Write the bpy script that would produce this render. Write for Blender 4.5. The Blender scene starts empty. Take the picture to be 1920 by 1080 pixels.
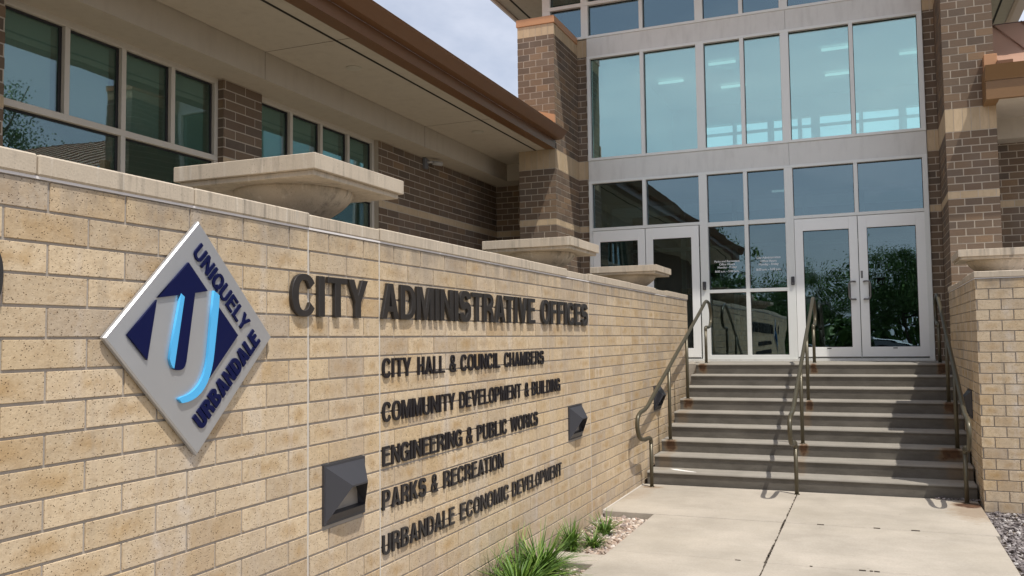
import bpy, math, random
from mathutils import Vector, Matrix, noise
random.seed(7)
sc=bpy.context.scene
COL=sc.collection
R=math.radians

# ------------------------------------------------------------------ materials
MATS={}
class NT:
    def __init__(s,name):
        m=bpy.data.materials.new(name); m.use_nodes=True
        s.m=m; s.t=m.node_tree; s.t.nodes.clear()
        s.out=s.n('ShaderNodeOutputMaterial')
    def n(s,k,**kw):
        x=s.t.nodes.new(k)
        for a,b in kw.items(): setattr(x,a,b)
        return x
    def l(s,a,b): s.t.links.new(a,b)
    def setv(s,sock,v):
        if isinstance(v,bpy.types.NodeSocket): s.l(v,sock)
        elif isinstance(v,(tuple,list)):
            sock.default_value=tuple(v)+((1,) if len(v)==3 and sock.type=='RGBA' else ())
        else: sock.default_value=v
    def math(s,op,a,b=0.5,c=0.0,clamp=False):
        x=s.n('ShaderNodeMath',operation=op); x.use_clamp=clamp
        s.setv(x.inputs[0],a); s.setv(x.inputs[1],b); s.setv(x.inputs[2],c); return x.outputs[0]
    def vm(s,op,a,b=(0,0,0)):
        x=s.n('ShaderNodeVectorMath',operation=op); s.setv(x.inputs[0],a); s.setv(x.inputs[1],b)
        return x.outputs['Value'] if op in('LENGTH','DISTANCE','DOT_PRODUCT') else x.outputs[0]
    def mix(s,f,a,b,blend='MIX'):
        x=s.n('ShaderNodeMix',data_type='RGBA',blend_type=blend)
        s.setv(x.inputs[0],f); s.setv(x.inputs[6],a); s.setv(x.inputs[7],b); return x.outputs[2]
    def noise(s,vec,scale,detail=3,rough=.55,col=False):
        x=s.n('ShaderNodeTexNoise'); x.inputs['Scale'].default_value=scale
        x.inputs['Detail'].default_value=detail; x.inputs['Roughness'].default_value=rough
        if vec is not None: s.l(vec,x.inputs['Vector'])
        return x.outputs['Color'] if col else x.outputs['Fac']
    def vor(s,vec,scale,feature='F1',out='Distance'):
        x=s.n('ShaderNodeTexVoronoi',feature=feature); x.inputs['Scale'].default_value=scale
        if vec is not None: s.l(vec,x.inputs['Vector'])
        return x.outputs[out]
    def ramp(s,f,stops):
        x=s.n('ShaderNodeValToRGB'); e=x.color_ramp.elements
        while len(e)<len(stops): e.new(.5)
        for i,(p,c) in enumerate(stops):
            e[i].position=p; e[i].color=(c,c,c,1) if not isinstance(c,(tuple,list)) else tuple(c)+(1,)
        s.l(f,x.inputs[0]); return x.outputs[0]
    def mapr(s,f,a,b,c=0.,d=1.):
        x=s.n('ShaderNodeMapRange'); s.setv(x.inputs[0],f)
        for i,v in enumerate((a,b,c,d)): x.inputs[i+1].default_value=v
        return x.outputs[0]
    def pos(s): return s.n('ShaderNodeNewGeometry').outputs['Position']
    def attr(s,name):
        x=s.n('ShaderNodeAttribute',attribute_name=name); return x.outputs['Fac']
    def bump(s,h,strength=.3,dist=.01):
        x=s.n('ShaderNodeBump'); x.inputs['Strength'].default_value=strength; x.inputs['Distance'].default_value=dist
        s.l(h,x.inputs['Height']); return x.outputs[0]
    def pbr(s,col,rough=.8,metal=0.,bump=None,spec=.5):
        p=s.n('ShaderNodeBsdfPrincipled'); s.setv(p.inputs['Base Color'],col); s.setv(p.inputs['Roughness'],rough)
        s.setv(p.inputs['Metallic'],metal); p.inputs['Specular IOR Level'].default_value=spec
        if bump is not None: s.l(bump,p.inputs['Normal'])
        s.l(p.outputs[0],s.out.inputs[0]); return s.m
def lin(r,g,b): return tuple(((c/255+.055)/1.055)**2.4 if c>10 else c/255/12.92 for c in (r,g,b))

def m_tan():
    s=NT('tan_brick'); p=s.pos(); r=s.attr('rnd'); r2=s.attr('rnd2')
    uv=s.n('ShaderNodeUVMap'); uv.uv_map='UVMap'
    base=s.ramp(r,[(0.,(.56,.43,.272)),(.3,(.66,.52,.345)),(.5,(.50,.39,.26)),(.75,(.60,.46,.285)),(.88,(.50,.36,.205)),(1.,(.45,.365,.27))])
    n1=s.noise(p,3.1,4); base=s.mix(s.mapr(n1,.42,.7,0,.35),base,(.60,.50,.38))
    # kiln flash in the middle of a brick
    d=s.vm('LENGTH',s.vm('MULTIPLY',s.vm('SUBTRACT',uv.outputs[0],(.5,.5,0)),(1.7,1.7,0)))
    n2=s.noise(p,13,4,.65)
    fl=s.math('MULTIPLY',s.mapr(s.math('ADD',d,s.math('MULTIPLY',n2,-2.0)),-1.0,-.25,1,0),s.mapr(r2,.3,.8,0,.72))
    base=s.mix(fl,base,(.43,.275,.120))
    n3=s.noise(p,38,5,.7); base=s.mix(s.mapr(n3,.52,.75,0,.45),base,(.42,.28,.15))
    base=s.mix(s.mapr(n3,.47,.25,0,.35),base,(.70,.57,.40))
    big=s.noise(p,.9,3); base=s.mix(s.mapr(big,.42,.68,0,.30),base,(.44,.38,.31))
    sx_=s.n('ShaderNodeSeparateXYZ'); s.l(p,sx_.inputs[0]); eff=s.math('MULTIPLY',s.mapr(s.noise(s.vm('MULTIPLY',p,(4,4,.35)),1.3,4),.56,.70,0,.55),s.mapr(s.noise(p,11,4),.35,.6)); base=s.mix(eff,base,(.62,.57,.52))
    v=s.vor(p,105); sp=s.math('MULTIPLY',s.mapr(v,.30,.12,0,1),s.mapr(s.noise(p,47,3),.44,.56,0,1))
    base=s.mix(s.math('MULTIPLY',sp,.85),base,(.12,.075,.045))
    v2=s.vor(p,38); sp2=s.math('MULTIPLY',s.mapr(v2,.20,.08,0,1),s.mapr(s.noise(p,19,3),.52,.62,0,.8)); base=s.mix(sp2,base,(.20,.12,.06))
    md=s.noise(p,20,5,.75); base=s.mix(s.mapr(md,.5,.72,0,.42),base,(.36,.245,.135))
    # grey dust / weathering streaks
    st=s.noise(s.vm('MULTIPLY',p,(5,5,.7)),1,4); base=s.mix(s.mapr(st,.5,.75,0,.4),base,(.42,.36,.31))
    ctop=s.math('MULTIPLY',s.mapr(sx_.outputs[2],2.0,2.26),s.mapr(s.noise(s.vm('MULTIPLY',p,(6,6,2)),1,5,.65),.40,.62,.0,.75)); base=s.mix(ctop,base,(.26,.225,.19))
    cbot=s.math('MULTIPLY',s.mapr(sx_.outputs[2],.22,-.02),s.mapr(s.noise(s.vm('MULTIPLY',p,(7,7,3)),1,5,.65),.40,.65,.1,.7)); base=s.mix(cbot,base,(.29,.25,.21))
    drip=s.math('MULTIPLY',s.mapr(s.noise(s.vm('MULTIPLY',p,(13,13,.5)),1,5,.7),.58,.74,0,.4),s.mapr(n1,.35,.6)); base=s.mix(drip,base,(.30,.255,.20))
    h=s.math('ADD',s.math('ADD',s.math('MULTIPLY',n3,.8),s.math('MULTIPLY',n2,1.4)),s.math('MULTIPLY',sp,-1.2))
    return s.pbr(base,.92,0,s.bump(h,.75,.004),.25)
def m_tan_mortar():
    s=NT('tan_mortar'); p=s.pos(); c=s.mix(s.noise(p,9,4),(.29,.26,.225),(.44,.39,.34))
    return s.pbr(c,.95,0,s.bump(s.noise(p,90,3),.5,.003),.2)
def m_brown(name='brown_brick',k=1.):
    s=NT(name); p=s.pos(); r=s.attr('rnd')
    base=s.ramp(r,[(0.,(.155,.105,.070)),(.22,(.190,.132,.088)),(.42,(.125,.096,.072)),(.62,(.225,.155,.098)),(.82,(.150,.113,.083)),(1.,(.265,.175,.104))])
    if k!=1.: base=s.mix(1.,base,(k,k,k),'MULTIPLY')
    n=s.noise(p,60,4,.7); base=s.mix(s.mapr(n,.4,.75,0,.35),base,(.09,.065,.055))
    base=s.mix(s.mapr(s.noise(p,2.2,3),.5,.75,0,.25),base,(.25,.21,.18))
    return s.pbr(base,.9,0,s.bump(n,.5,.003),.25)
def m_brown_mortar():
    s=NT('brown_mortar'); p=s.pos(); c=s.mix(s.noise(p,8,4),(.42,.36,.285),(.53,.46,.37))
    return s.pbr(c,.95,0,None,.2)
def m_buff():
    s=NT('buff_brick'); p=s.pos(); r=s.attr('rnd')
    base=s.ramp(r,[(0.,(.49,.37,.235)),(.5,(.55,.425,.28)),(1.,(.45,.35,.23))])
    n=s.noise(s.vm('MULTIPLY',p,(30,30,8)),1,5,.7); base=s.mix(s.mapr(n,.45,.75,0,.5),base,(.36,.27,.165))
    return s.pbr(base,.92,0,s.bump(n,.3,.003),.25)
def m_limestone():
    s=NT('cast_stone'); p=s.pos()
    n=s.noise(p,4,6,.65); base=s.mix(n,(.44,.37,.285),(.60,.515,.405))
    st=s.noise(s.vm('MULTIPLY',p,(9,9,1.5)),1,5,.65); base=s.mix(s.mapr(st,.54,.74,0,.5),base,(.20,.175,.15))
    st2=s.noise(s.vm('ADD',s.vm('MULTIPLY',p,(26,26,3)),(9,4,2)),1,3); base=s.mix(s.mapr(st2,.58,.7,0,.5),base,(.70,.64,.55))
    g=s.noise(p,120,3); base=s.mix(s.mapr(g,.5,.7,0,.3),base,(.34,.29,.23))
    ro=s.math('MULTIPLY',s.mapr(s.noise(s.vm('MULTIPLY',p,(22,22,.9)),1,5,.7),.50,.66,0,.75),s.mapr(s.noise(p,2.6,3),.45,.62)); base=s.mix(ro,base,(.17,.15,.125))
    pit=s.vor(p,75); base=s.mix(s.math('MULTIPLY',s.mapr(pit,.22,.1,0,1),s.mapr(s.noise(p,9,3),.5,.65,0,.7)),base,(.14,.12,.10))
    return s.pbr(base,.9,0,s.bump(g,.4,.002),.25)
STAINS=[]
def stain(s,base):
    "rust marks at the handrail posts (world positions)"
    p=s.pos(); nz=s.noise(p,14,4)
    tot=None
    for (x,y,z,sx,sy,sz,a) in STAINS:
        rnd_=(z==0)
        q=s.vm('ABSOLUTE',s.vm('MULTIPLY',s.vm('SUBTRACT',p,(x,y,z)),(1/sx,1/sy,1/sz)))
        q=s.vm('MULTIPLY',s.vm('MULTIPLY',q,q),s.vm('MULTIPLY',q,q))
        d=s.math('POWER',s.vm('DOT_PRODUCT',q,(1,1,1)),.25)
        if rnd_: d=s.vm('LENGTH',s.vm('MULTIPLY',s.vm('SUBTRACT',p,(x,y,z)),(1/sx,1/sy,1/sz)))
        d=s.math('ADD',d,s.math('MULTIPLY',s.math('SUBTRACT',nz,.5),1.15))
        f=s.math('MULTIPLY',s.mapr(d,1.08,.5,0,1),a*(1.0 if z==0 else .9))
        tot=f if tot is None else s.math('MAXIMUM',tot,f)
    return tot,nz
def m_concrete(name,dark=(.35,.315,.262),light=(.535,.48,.405),stains=True,stepped=False):
    s=NT(name); p=s.pos()
    n=s.noise(p,1.3,6,.6); base=s.mix(s.mapr(n,.3,.7),dark,light)
    n2=s.noise(p,55,4,.7); base=s.mix(s.mapr(n2,.35,.75,0,.38),base,(.27,.235,.19))
    n4=s.noise(p,6.5,5,.6); base=s.mix(s.mapr(n4,.5,.8,0,.15),base,(.57,.53,.47))
    v=s.vor(p,130); base=s.mix(s.math('MULTIPLY',s.mapr(v,.25,.1,0,1),s.mapr(s.noise(p,12,3),.45,.7,0,.55)),base,(.17,.145,.12))
    wr=s.vor(p,9,'DISTANCE_TO_EDGE'); gum=s.vor(p,5.5); base=s.mix(s.math('MULTIPLY',s.mapr(gum,.07,.05,0,1),s.mapr(s.noise(p,2.2,2),.48,.6,0,.45)),base,(.20,.175,.15))
    br=s.noise(s.vm('MULTIPLY',p,(4,110,4)),1,3,.6); base=s.mix(s.mapr(br,.35,.7,0,.16),base,(.25,.225,.19))
    pt=s.noise(p,.75,4,.6); base=s.mix(s.mapr(pt,.45,.72,0,.3),base,(.40,.355,.28))
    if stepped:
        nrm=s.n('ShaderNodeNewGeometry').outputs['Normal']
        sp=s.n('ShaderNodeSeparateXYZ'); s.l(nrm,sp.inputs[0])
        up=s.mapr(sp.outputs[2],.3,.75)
        shade_grime=s.noise(s.vm('MULTIPLY',p,(3,3,9)),1,5,.65)
        base=s.mix(s.math('MULTIPLY',s.math('SUBTRACT',1,up),s.mapr(shade_grime,.25,.7,.65,.95)),base,(.098,.088,.074))  # riser colour darkened for the shade under the nosings, broken up by grime
        base=s.mix(s.math('MULTIPLY',up,s.mapr(shade_grime,.4,.7,.25,.7)),base,(.225,.208,.18))
    if stains:
        f,nz=stain(s,base)
        rust=s.mix(s.mapr(nz,.35,.65),(.050,.022,.013),(.12,.055,.027))
        base=s.mix(s.mapr(f,0,.6,0,.85),base,s.mix(.5,base,(.26,.15,.06)))
        base=s.mix(s.mapr(f,.45,1.,0,.93),base,rust)
    return s.pbr(base,.93,0,s.bump(n2,.35,.003),.2)
def simple(name,col,rough=.6,metal=0.,spec=.5,var=.0,bscale=0,bstr=.1,dirt=None):
    s=NT(name); p=s.pos(); c=col
    if var: c=s.mix(s.noise(p,7,4),tuple(x*(1-var) for x in col),tuple(min(1,x*(1+var)) for x in col))
    if dirt: c=s.mix(s.mapr(s.noise(s.vm('MULTIPLY',p,(9,9,2)),1,4),.5,.75,0,dirt[1]),c,dirt[0])
    b=s.bump(s.noise(p,bscale,3),bstr,.003) if bscale else None
    return s.pbr(c,rough,metal,b,spec)
def m_glass(name,tint,refl=.2,gcol=(.9,.97,1.),wav=.0045):
    s=NT(name); p=s.pos()
    ge=s.n('ShaderNodeNewGeometry'); cs=s.math('ABSOLUTE',s.vm('DOT_PRODUCT',ge.outputs['Normal'],ge.outputs['Incoming']))
    fr=s.math('POWER',s.math('SUBTRACT',1.,cs,clamp=True),5.)
    f=s.math('ADD',s.math('MULTIPLY',fr,.96-refl),.04+refl,clamp=True)
    g=s.n('ShaderNodeBsdfGlossy'); g.inputs['Roughness'].default_value=.0; g.inputs['Color'].default_value=gcol+(1,)
    wv=s.math('ADD',s.noise(p,1.1,1),s.math('MULTIPLY',s.noise(s.vm('MULTIPLY',p,(1,1,2.2)),2.3,1),.10))
    s.l(s.bump(wv,1.,wav),g.inputs['Normal'])
    t=s.n('ShaderNodeBsdfTransparent'); t.inputs['Color'].default_value=tint+(1,)
    m=s.n('ShaderNodeMixShader'); s.l(f,m.inputs[0]); s.l(t.outputs[0],m.inputs[1]); s.l(g.outputs[0],m.inputs[2])
    s.l(m.outputs[0],s.out.inputs[0]); return s.m
def m_emit(name,col,st):
    s=NT(name); e=s.n('ShaderNodeEmission'); e.inputs[0].default_value=col+(1,); e.inputs[1].default_value=st
    s.l(e.outputs[0],s.out.inputs[0]); return s.m
def m_rock(name,stops,wet=.8):
    s=NT(name); r=s.attr('rnd'); p=s.pos(); c=s.ramp(r,stops)
    n=s.noise(p,60,4); c=s.mix(s.mapr(n,.4,.7,0,.35),c,(.2,.16,.13))
    return s.pbr(c,wet,0,s.bump(n,.4,.003),.35)
def m_leaf(name,a,b,c):
    s=NT(name); r=s.attr('rnd'); col=s.ramp(r,[(0,a),(.6,b),(1,c)])
    m=s.pbr(col,.5,0,None,.4)
    return m

# rail geometry (y,z) and rail x positions are needed for the stains
RAILS=[(-2.37,-2.27),(-.79,-.75),(.84,.855)]
H0,T0,Y0=.146,.33,10.17
def railx(k,y):
    a,b=RAILS[k]; return a+(b-a)*(y-9.9)/2.9
for k in range(3):
    for (st,py) in ((3,10.87),(6,11.87),(9,12.86)):
        x=railx(k,py); yn=Y0+T0*(st-1); zz=H0*st
        w=(.070,.050,.085)[k] if st>3 else (.078,.055,.15)[k]
        STAINS.append((x+(-.07 if k==2 and st==3 else .01),yn-.02,zz-.060,w,.13,.095,1.0))
        if st<9: STAINS.append((x,yn-T0,zz-H0-.02,w*1.1,.25,.17,.40))
STAINS.append((.85,9.86,0,.20,.20,.06,1.)); STAINS.append((.86,9.55,0,.26,.60,.06,.5)); STAINS.append((-2.37,9.95,0,.16,.12,.05,.6)); STAINS.append((-2.45,9.5,0,.2,.5,.05,.3))

TAN=m_tan(); TANM=m_tan_mortar(); BRN=m_brown(); BRNM=m_brown_mortar(); BUFF=m_buff(); STONE=m_limestone()
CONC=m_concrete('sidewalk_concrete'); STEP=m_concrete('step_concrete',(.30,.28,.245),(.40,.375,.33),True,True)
CONC2=m_concrete('plain_concrete',stains=False)
ALU=simple('aluminium_frame',(.79,.80,.765),.45,0.,.5,.03)
ALUP=simple('grey_metal_panel',(.70,.695,.655),.5,0.,.5,.05,dirt=((.36,.34,.31),.25))
DOORM=simple('door_paint',(.90,.90,.87),.42,0.,.5,.02)
CREAM=simple('window_frame_paint',(.60,.55,.47),.5,0.,.4,.04)
GASKET=simple('black_gasket',(.012,.012,.013),.6)
SOFF=simple('stucco_soffit',(.52,.46,.375),.95,0,.2,.05,160,.25,dirt=((.38,.32,.25),.3))
GROOVE=simple('soffit_groove',(.02,.014,.010),.9)
COPPER=simple('bronze_metal',(.165,.076,.030),.42,.0,.5,.08)
COPPERL=simple('copper_flashing',(.50,.26,.125),.4,.0,.5,.08)
ROOFM=simple('roof_metal',(.46,.28,.20),.4,.1,.5,.05)
GOLD=simple('gold_metal',(.21,.112,.042),.42,.0,.5,.06)
RAILM=simple('rail_paint',(.098,.085,.055),.36,.35,.5,.12,30,.08)
LETT=simple('dark_bronze_letter',(.052,.048,.046),.36,.45,.5,.35)
LETB=simple('black_letter',(.012,.011,.015),.4,.0,.5)
SILV=simple('brushed_silver',(.50,.51,.53),.30,.55,.5,.05)
NAVY=simple('navy_enamel',(.002,.005,.050),.45,0,.2)
CYAN=simple('cyan_enamel',(.09,.46,.84),.35)
FIXT=simple('black_fixture',(.045,.045,.052),.45,.1,.5,.1)
SEAL=simple('white_sealant',(.60,.56,.50),.8,0,.3,.1)
BEAD=simple('white_bead',(.74,.70,.68),.7,0,.3,.1)
GLM=m_glass('hall_glass',(.60,.86,.83),.33,(.78,.97,.95))
GLL=m_glass('lobby_glass',(.40,.52,.52),.20,(.62,.80,.88))
GLD=m_glass('door_glass',(.42,.52,.50),.16,(.62,.80,.88))
GLW=m_glass('office_glass',(.72,.83,.79),.11,(.66,.82,.90),.0025)
WHITEI=simple('interior_white',(.82,.82,.80),.8)
GREENI=simple('interior_green',(.30,.36,.31),.8)
DARKI=simple('interior_dark',(.06,.065,.06),.8)
BLIND=simple('blind_slat',(.56,.62,.58),.6)
LAMPE=m_emit('fluorescent_tube',(1.,1.,.95),.75)
DECAL=simple('white_vinyl',(.85,.87,.88),.6)
CHROME=simple('satin_steel',(.22,.21,.20),.3,.7)
ASPH=simple('asphalt',(.055,.055,.057),.9,0,.3,.2,40,.3)
SOIL=simple('bed_soil',(.17,.14,.11),.95,0,.2,.4,60,.6)
ROCKL=m_rock('river_rock',[(0,(.34,.24,.19)),(.3,(.52,.40,.31)),(.55,(.26,.21,.19)),(.8,(.62,.52,.42)),(1,(.72,.66,.60))])
ROCKD=m_rock('dark_gravel',[(0,(.07,.06,.06)),(.35,(.15,.13,.13)),(.65,(.24,.215,.21)),(.9,(.36,.33,.32)),(1,(.52,.50,.48))])
LEAFG=m_leaf('lily_leaf',(.045,.10,.014),(.115,.215,.025),(.24,.31,.07))
LEAFT=m_leaf('tree_leaf',(.05,.11,.02),(.10,.19,.04),(.17,.26,.07))
BARK=simple('bark',(.11,.085,.06),.95,0,.2,.3,30,.8)
LAWN=simple('lawn',(.14,.13,.09),.95,0,.2,.3,50,.6)
CARW=simple('car_paint_white',(.72,.73,.74),.25); CARB=simple('car_paint_grey',(.16,.18,.21),.25)
CARG=simple('car_glass',(.01,.012,.014),.05); TYRE=simple('tyre_rubber',(.02,.02,.02),.8)
SIDING=simple('house_siding',(.45,.42,.37),.8); SHING=simple('roof_shingle',(.11,.10,.10),.9)

# ------------------------------------------------------------------ mesh helpers
class MB:
    def __init__(s): s.v=[]; s.f=[]; s.r=[]; s.r2=[]; s.uv=[]; s.sm=[]
    def face(s,pts,r=0.,r2=0.,uv=None,smooth=False):
        i=len(s.v); s.v+= [tuple(p) for p in pts]; s.f.append(tuple(range(i,i+len(pts)))); s.r.append(r); s.r2.append(r2)
        s.uv.append(uv or [(0,0)]*len(pts)); s.sm.append(smooth)
    def box(s,x0,x1,y0,y1,z0,z1,r=0.,r2=0.,bev=0.):
        if bev>0: return s.bbox(x0,x1,y0,y1,z0,z1,bev,r,r2)
        i=len(s.v); s.v+=[(x0,y0,z0),(x1,y0,z0),(x1,y1,z0),(x0,y1,z0),(x0,y0,z1),(x1,y0,z1),(x1,y1,z1),(x0,y1,z1)]
        for q in ((0,3,2,1),(4,5,6,7),(0,1,5,4),(1,2,6,5),(2,3,7,6),(3,0,4,7)):
            s.f.append(tuple(i+k for k in q)); s.r.append(r); s.r2.append(r2); s.uv.append([(0,0)]*4); s.sm.append(False)
    def bbox(s,x0,x1,y0,y1,z0,z1,b,r=0.,r2=0.):
        "box with chamfered edges"
        A=(x0,y0,z0); B=(x1,y1,z1); idx={}
        def V(sx,sy,sz,ax):
            p=[]
            for k,sg in enumerate((sx,sy,sz)):
                e=B[k] if sg else A[k]; q=e if k==ax else (e-b if sg else e+b); p.append(q)
            key=(sx,sy,sz,ax)
            if key not in idx: idx[key]=len(s.v); s.v.append(tuple(p))
            return idx[key]
        def add(ids): s.f.append(tuple(ids)); s.r.append(r); s.r2.append(r2); s.uv.append([(0,0)]*len(ids)); s.sm.append(False)
        for ax in range(3):
            o=[k for k in range(3) if k!=ax]
            for sg in (0,1):
                cs=[]
                for (a,c) in ((0,0),(1,0),(1,1),(0,1)):
                    t=[0,0,0]; t[ax]=sg; t[o[0]]=a; t[o[1]]=c; cs.append(V(*t,ax))
                flip=(sg==0)^(ax==1)
                add(cs[::-1] if flip else cs)
        for ax in range(3):
            o=[k for k in range(3) if k!=ax]
            for a in (0,1):
                for c in (0,1):
                    t0=[0,0,0];t1=[0,0,0]; t0[o[0]]=a;t0[o[1]]=c; t1=list(t0); t1[ax]=1
                    add([V(*t0,o[0]),V(*t1,o[0]),V(*t1,o[1]),V(*t0,o[1])])
        for a in (0,1):
            for c in (0,1):
                for e in (0,1): add([V(a,c,e,0),V(a,c,e,1),V(a,c,e,2)])
    def prism(s,pts,axis,a,b,r=0.):
        "polygon (2D, the two remaining axes in xyz order) extruded along axis from a to b"
        def P(u,v,w):
            return {'x':(w,u,v),'y':(u,w,v),'z':(u,v,w)}[axis]
        n=len(pts)
        s.face([P(u,v,a) for u,v in pts],r); s.face([P(u,v,b) for u,v in pts][::-1],r)
        for i in range(n):
            u,v=pts[i]; u2,v2=pts[(i+1)%n]
            s.face([P(u,v,b),P(u2,v2,b),P(u2,v2,a),P(u,v,a)],r)
    def tube(s,path,rad,seg=12,r=0.,cap=True):
        pts=[Vector(p) for p in path]; rings=[]
        up=None
        for i,p in enumerate(pts):
            t=(pts[min(i+1,len(pts)-1)]-pts[max(i-1,0)]).normalized()
            if up is None:
                up=Vector((1,0,0)) if abs(t.x)<.9 else Vector((0,0,1))
            a=(up-t*up.dot(t)).normalized(); b=t.cross(a); up=a
            rr=rad[i] if isinstance(rad,(list,tuple)) else rad
            i0=len(s.v)
            for k in range(seg):
                an=2*math.pi*k/seg; s.v.append(tuple(p+a*math.cos(an)*rr+b*math.sin(an)*rr))
            rings.append(i0)
        for i in range(len(rings)-1):
            for k in range(seg):
                k2=(k+1)%seg
                s.f.append((rings[i]+k,rings[i]+k2,rings[i+1]+k2,rings[i+1]+k)); s.r.append(r); s.r2.append(0); s.uv.append([(0,0)]*4); s.sm.append(True)
        if cap:
            for i0,rev in ((rings[0],True),(rings[-1],False)):
                q=list(range(i0,i0+seg)); s.f.append(tuple(q[::-1] if rev else q)); s.r.append(r); s.r2.append(0); s.uv.append([(0,0)]*seg); s.sm.append(False)
    def lathe(s,prof,cx,cy,seg=48):
        i0=len(s.v)
        for (rr,z) in prof:
            for k in range(seg):
                an=2*math.pi*k/seg; s.v.append((cx+rr*math.cos(an),cy+rr*math.sin(an),z))
        for j in range(len(prof)-1):
            for k in range(seg):
                k2=(k+1)%seg; a=i0+j*seg; b=a+seg
                s.f.append((a+k,a+k2,b+k2,b+k)); s.r.append(0); s.r2.append(0); s.uv.append([(0,0)]*4); s.sm.append(True)
    def build(s,name,mat,parent=None,fixn=False):
        me=bpy.data.meshes.new(name); me.from_pydata(s.v,[],s.f)
        at=me.attributes.new('rnd','FLOAT','FACE'); at.data.foreach_set('value',s.r)
        at=me.attributes.new('rnd2','FLOAT','FACE'); at.data.foreach_set('value',s.r2)
        ul=me.uv_layers.new(name='UVMap'); ul.data.foreach_set('uv',[c for q in s.uv for p in q for c in p])
        me.polygons.foreach_set('use_smooth',s.sm)
        if fixn:
            import bmesh
            bm=bmesh.new(); bm.from_mesh(me); bmesh.ops.recalc_face_normals(bm,faces=bm.faces); bm.to_mesh(me); bm.free()
        me.materials.append(mat); me.update()
        o=bpy.data.objects.new(name,me); COL.objects.link(o)
        if parent is not None: attach(o,parent)
        return o
def wloc(o):
    v=Vector(o.location)
    while o.parent: o=o.parent; v+=Vector(o.location)
    return v
def attach(o,parent):
    o.parent=parent; o.location=-wloc(parent) if not o.get('_loc') else o.location
def thing(name,label,cat,loc=(0,0,0),group=None,kind=None):
    o=bpy.data.objects.new(name,None); COL.objects.link(o); o.location=loc; o.empty_display_size=.2
    o['label']=label; o['category']=cat
    if group: o['group']=group
    if kind: o['kind']=kind
    return o
def tag(o,label,cat,group=None,kind=None):
    if label: o['label']=label
    if cat: o['category']=cat
    if group: o['group']=group
    if kind: o['kind']=kind
    return o
def bx(name,mat,parent,*b,bev=0.):
    m=MB(); m.box(*b,bev=bev); return m.build(name,mat,parent)
def copytree(o,parent=None,labels=None):
    c=o.copy(); COL.objects.link(c)
    if parent is not None: c.parent=parent
    for ch in o.children: copytree(ch,c)
    return c

def bricks(m,face,plane,u0,u1,z0,z1,W,H,uo,zo,j=.009,dep=.007,cham=.0,holes=(),half=True):
    "courses of bricks standing proud of a mortar plane; face 'x+','x-' (u=y) or 'y-' (u=x)"
    k0=math.floor((z0-zo)/H); k1=math.ceil((z1-zo)/H)
    for k in range(k0,k1):
        a=zo+k*H+j/2; b=zo+(k+1)*H-j/2
        a=max(a,z0); b=min(b,z1)
        if b-a<.012: continue
        off=(W/2 if (k%2 and half) else 0.)
        i0=math.floor((u0-uo-off)/W); i1=math.ceil((u1-uo-off)/W)
        for i in range(i0,i1):
            p=uo+off+i*W+j/2; q=p+W-j
            segs=[(max(p,u0),min(q,u1))]
            for (h0,h1,hz0,hz1) in holes:
                if hz1<=a+.002 or hz0>=b-.002: continue
                ns=[]
                for (s0,s1) in segs:
                    if h1<=s0 or h0>=s1: ns.append((s0,s1))
                    else:
                        if h0-s0>.01: ns.append((s0,h0))
                        if s1-h1>.01: ns.append((h1,s1))
                segs=ns
            for (s0,s1) in segs:
                if s1-s0<.012: continue
                r=random.random(); r2=random.random(); d=dep+random.uniform(-.0007,.0007)
                jt=random.uniform(-.0012,.0012)
                s0_=s0; s1_=s1; A=a+jt*.5; B=b+jt*.5
                def P(u,z,w):
                    if face=='x+': return (plane-dep+w,u,z)
                    if face=='x-': return (plane+dep-w,u,z)
                    return (u,plane+dep-w,z)
                c=cham
                fr=[P(s0_+c,A+c,d),P(s1_-c,A+c,d),P(s1_-c,B-c,d),P(s0_+c,B-c,d)]
                bk=[P(s0_,A,0),P(s1_,A,0),P(s1_,B,0),P(s0_,B,0)]
                uvq=[(0,0),(1,0),(1,1),(0,1)]
                fl=(face=='x-')
                def F(q,uv):
                    if fl: q=q[::-1]; uv=uv[::-1]
                    m.face(q,r,r2,uv)
                F(fr,uvq)
                if c>0:
                    mi=[P(s0_,A,d-c),P(s1_,A,d-c),P(s1_,B,d-c),P(s0_,B,d-c)]
                    for t in range(4):
                        t2=(t+1)%4; F([mi[t],mi[t2],fr[t2],fr[t]],[uvq[t],uvq[t2],uvq[t2],uvq[t]])
                        F([bk[t],bk[t2],mi[t2],mi[t]],[uvq[t],uvq[t2],uvq[t2],uvq[t]])
                else:
                    for t in range(4):
                        t2=(t+1)%4; F([bk[t],bk[t2],fr[t2],fr[t]],[uvq[t],uvq[t2],uvq[t2],uvq[t]])

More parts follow.
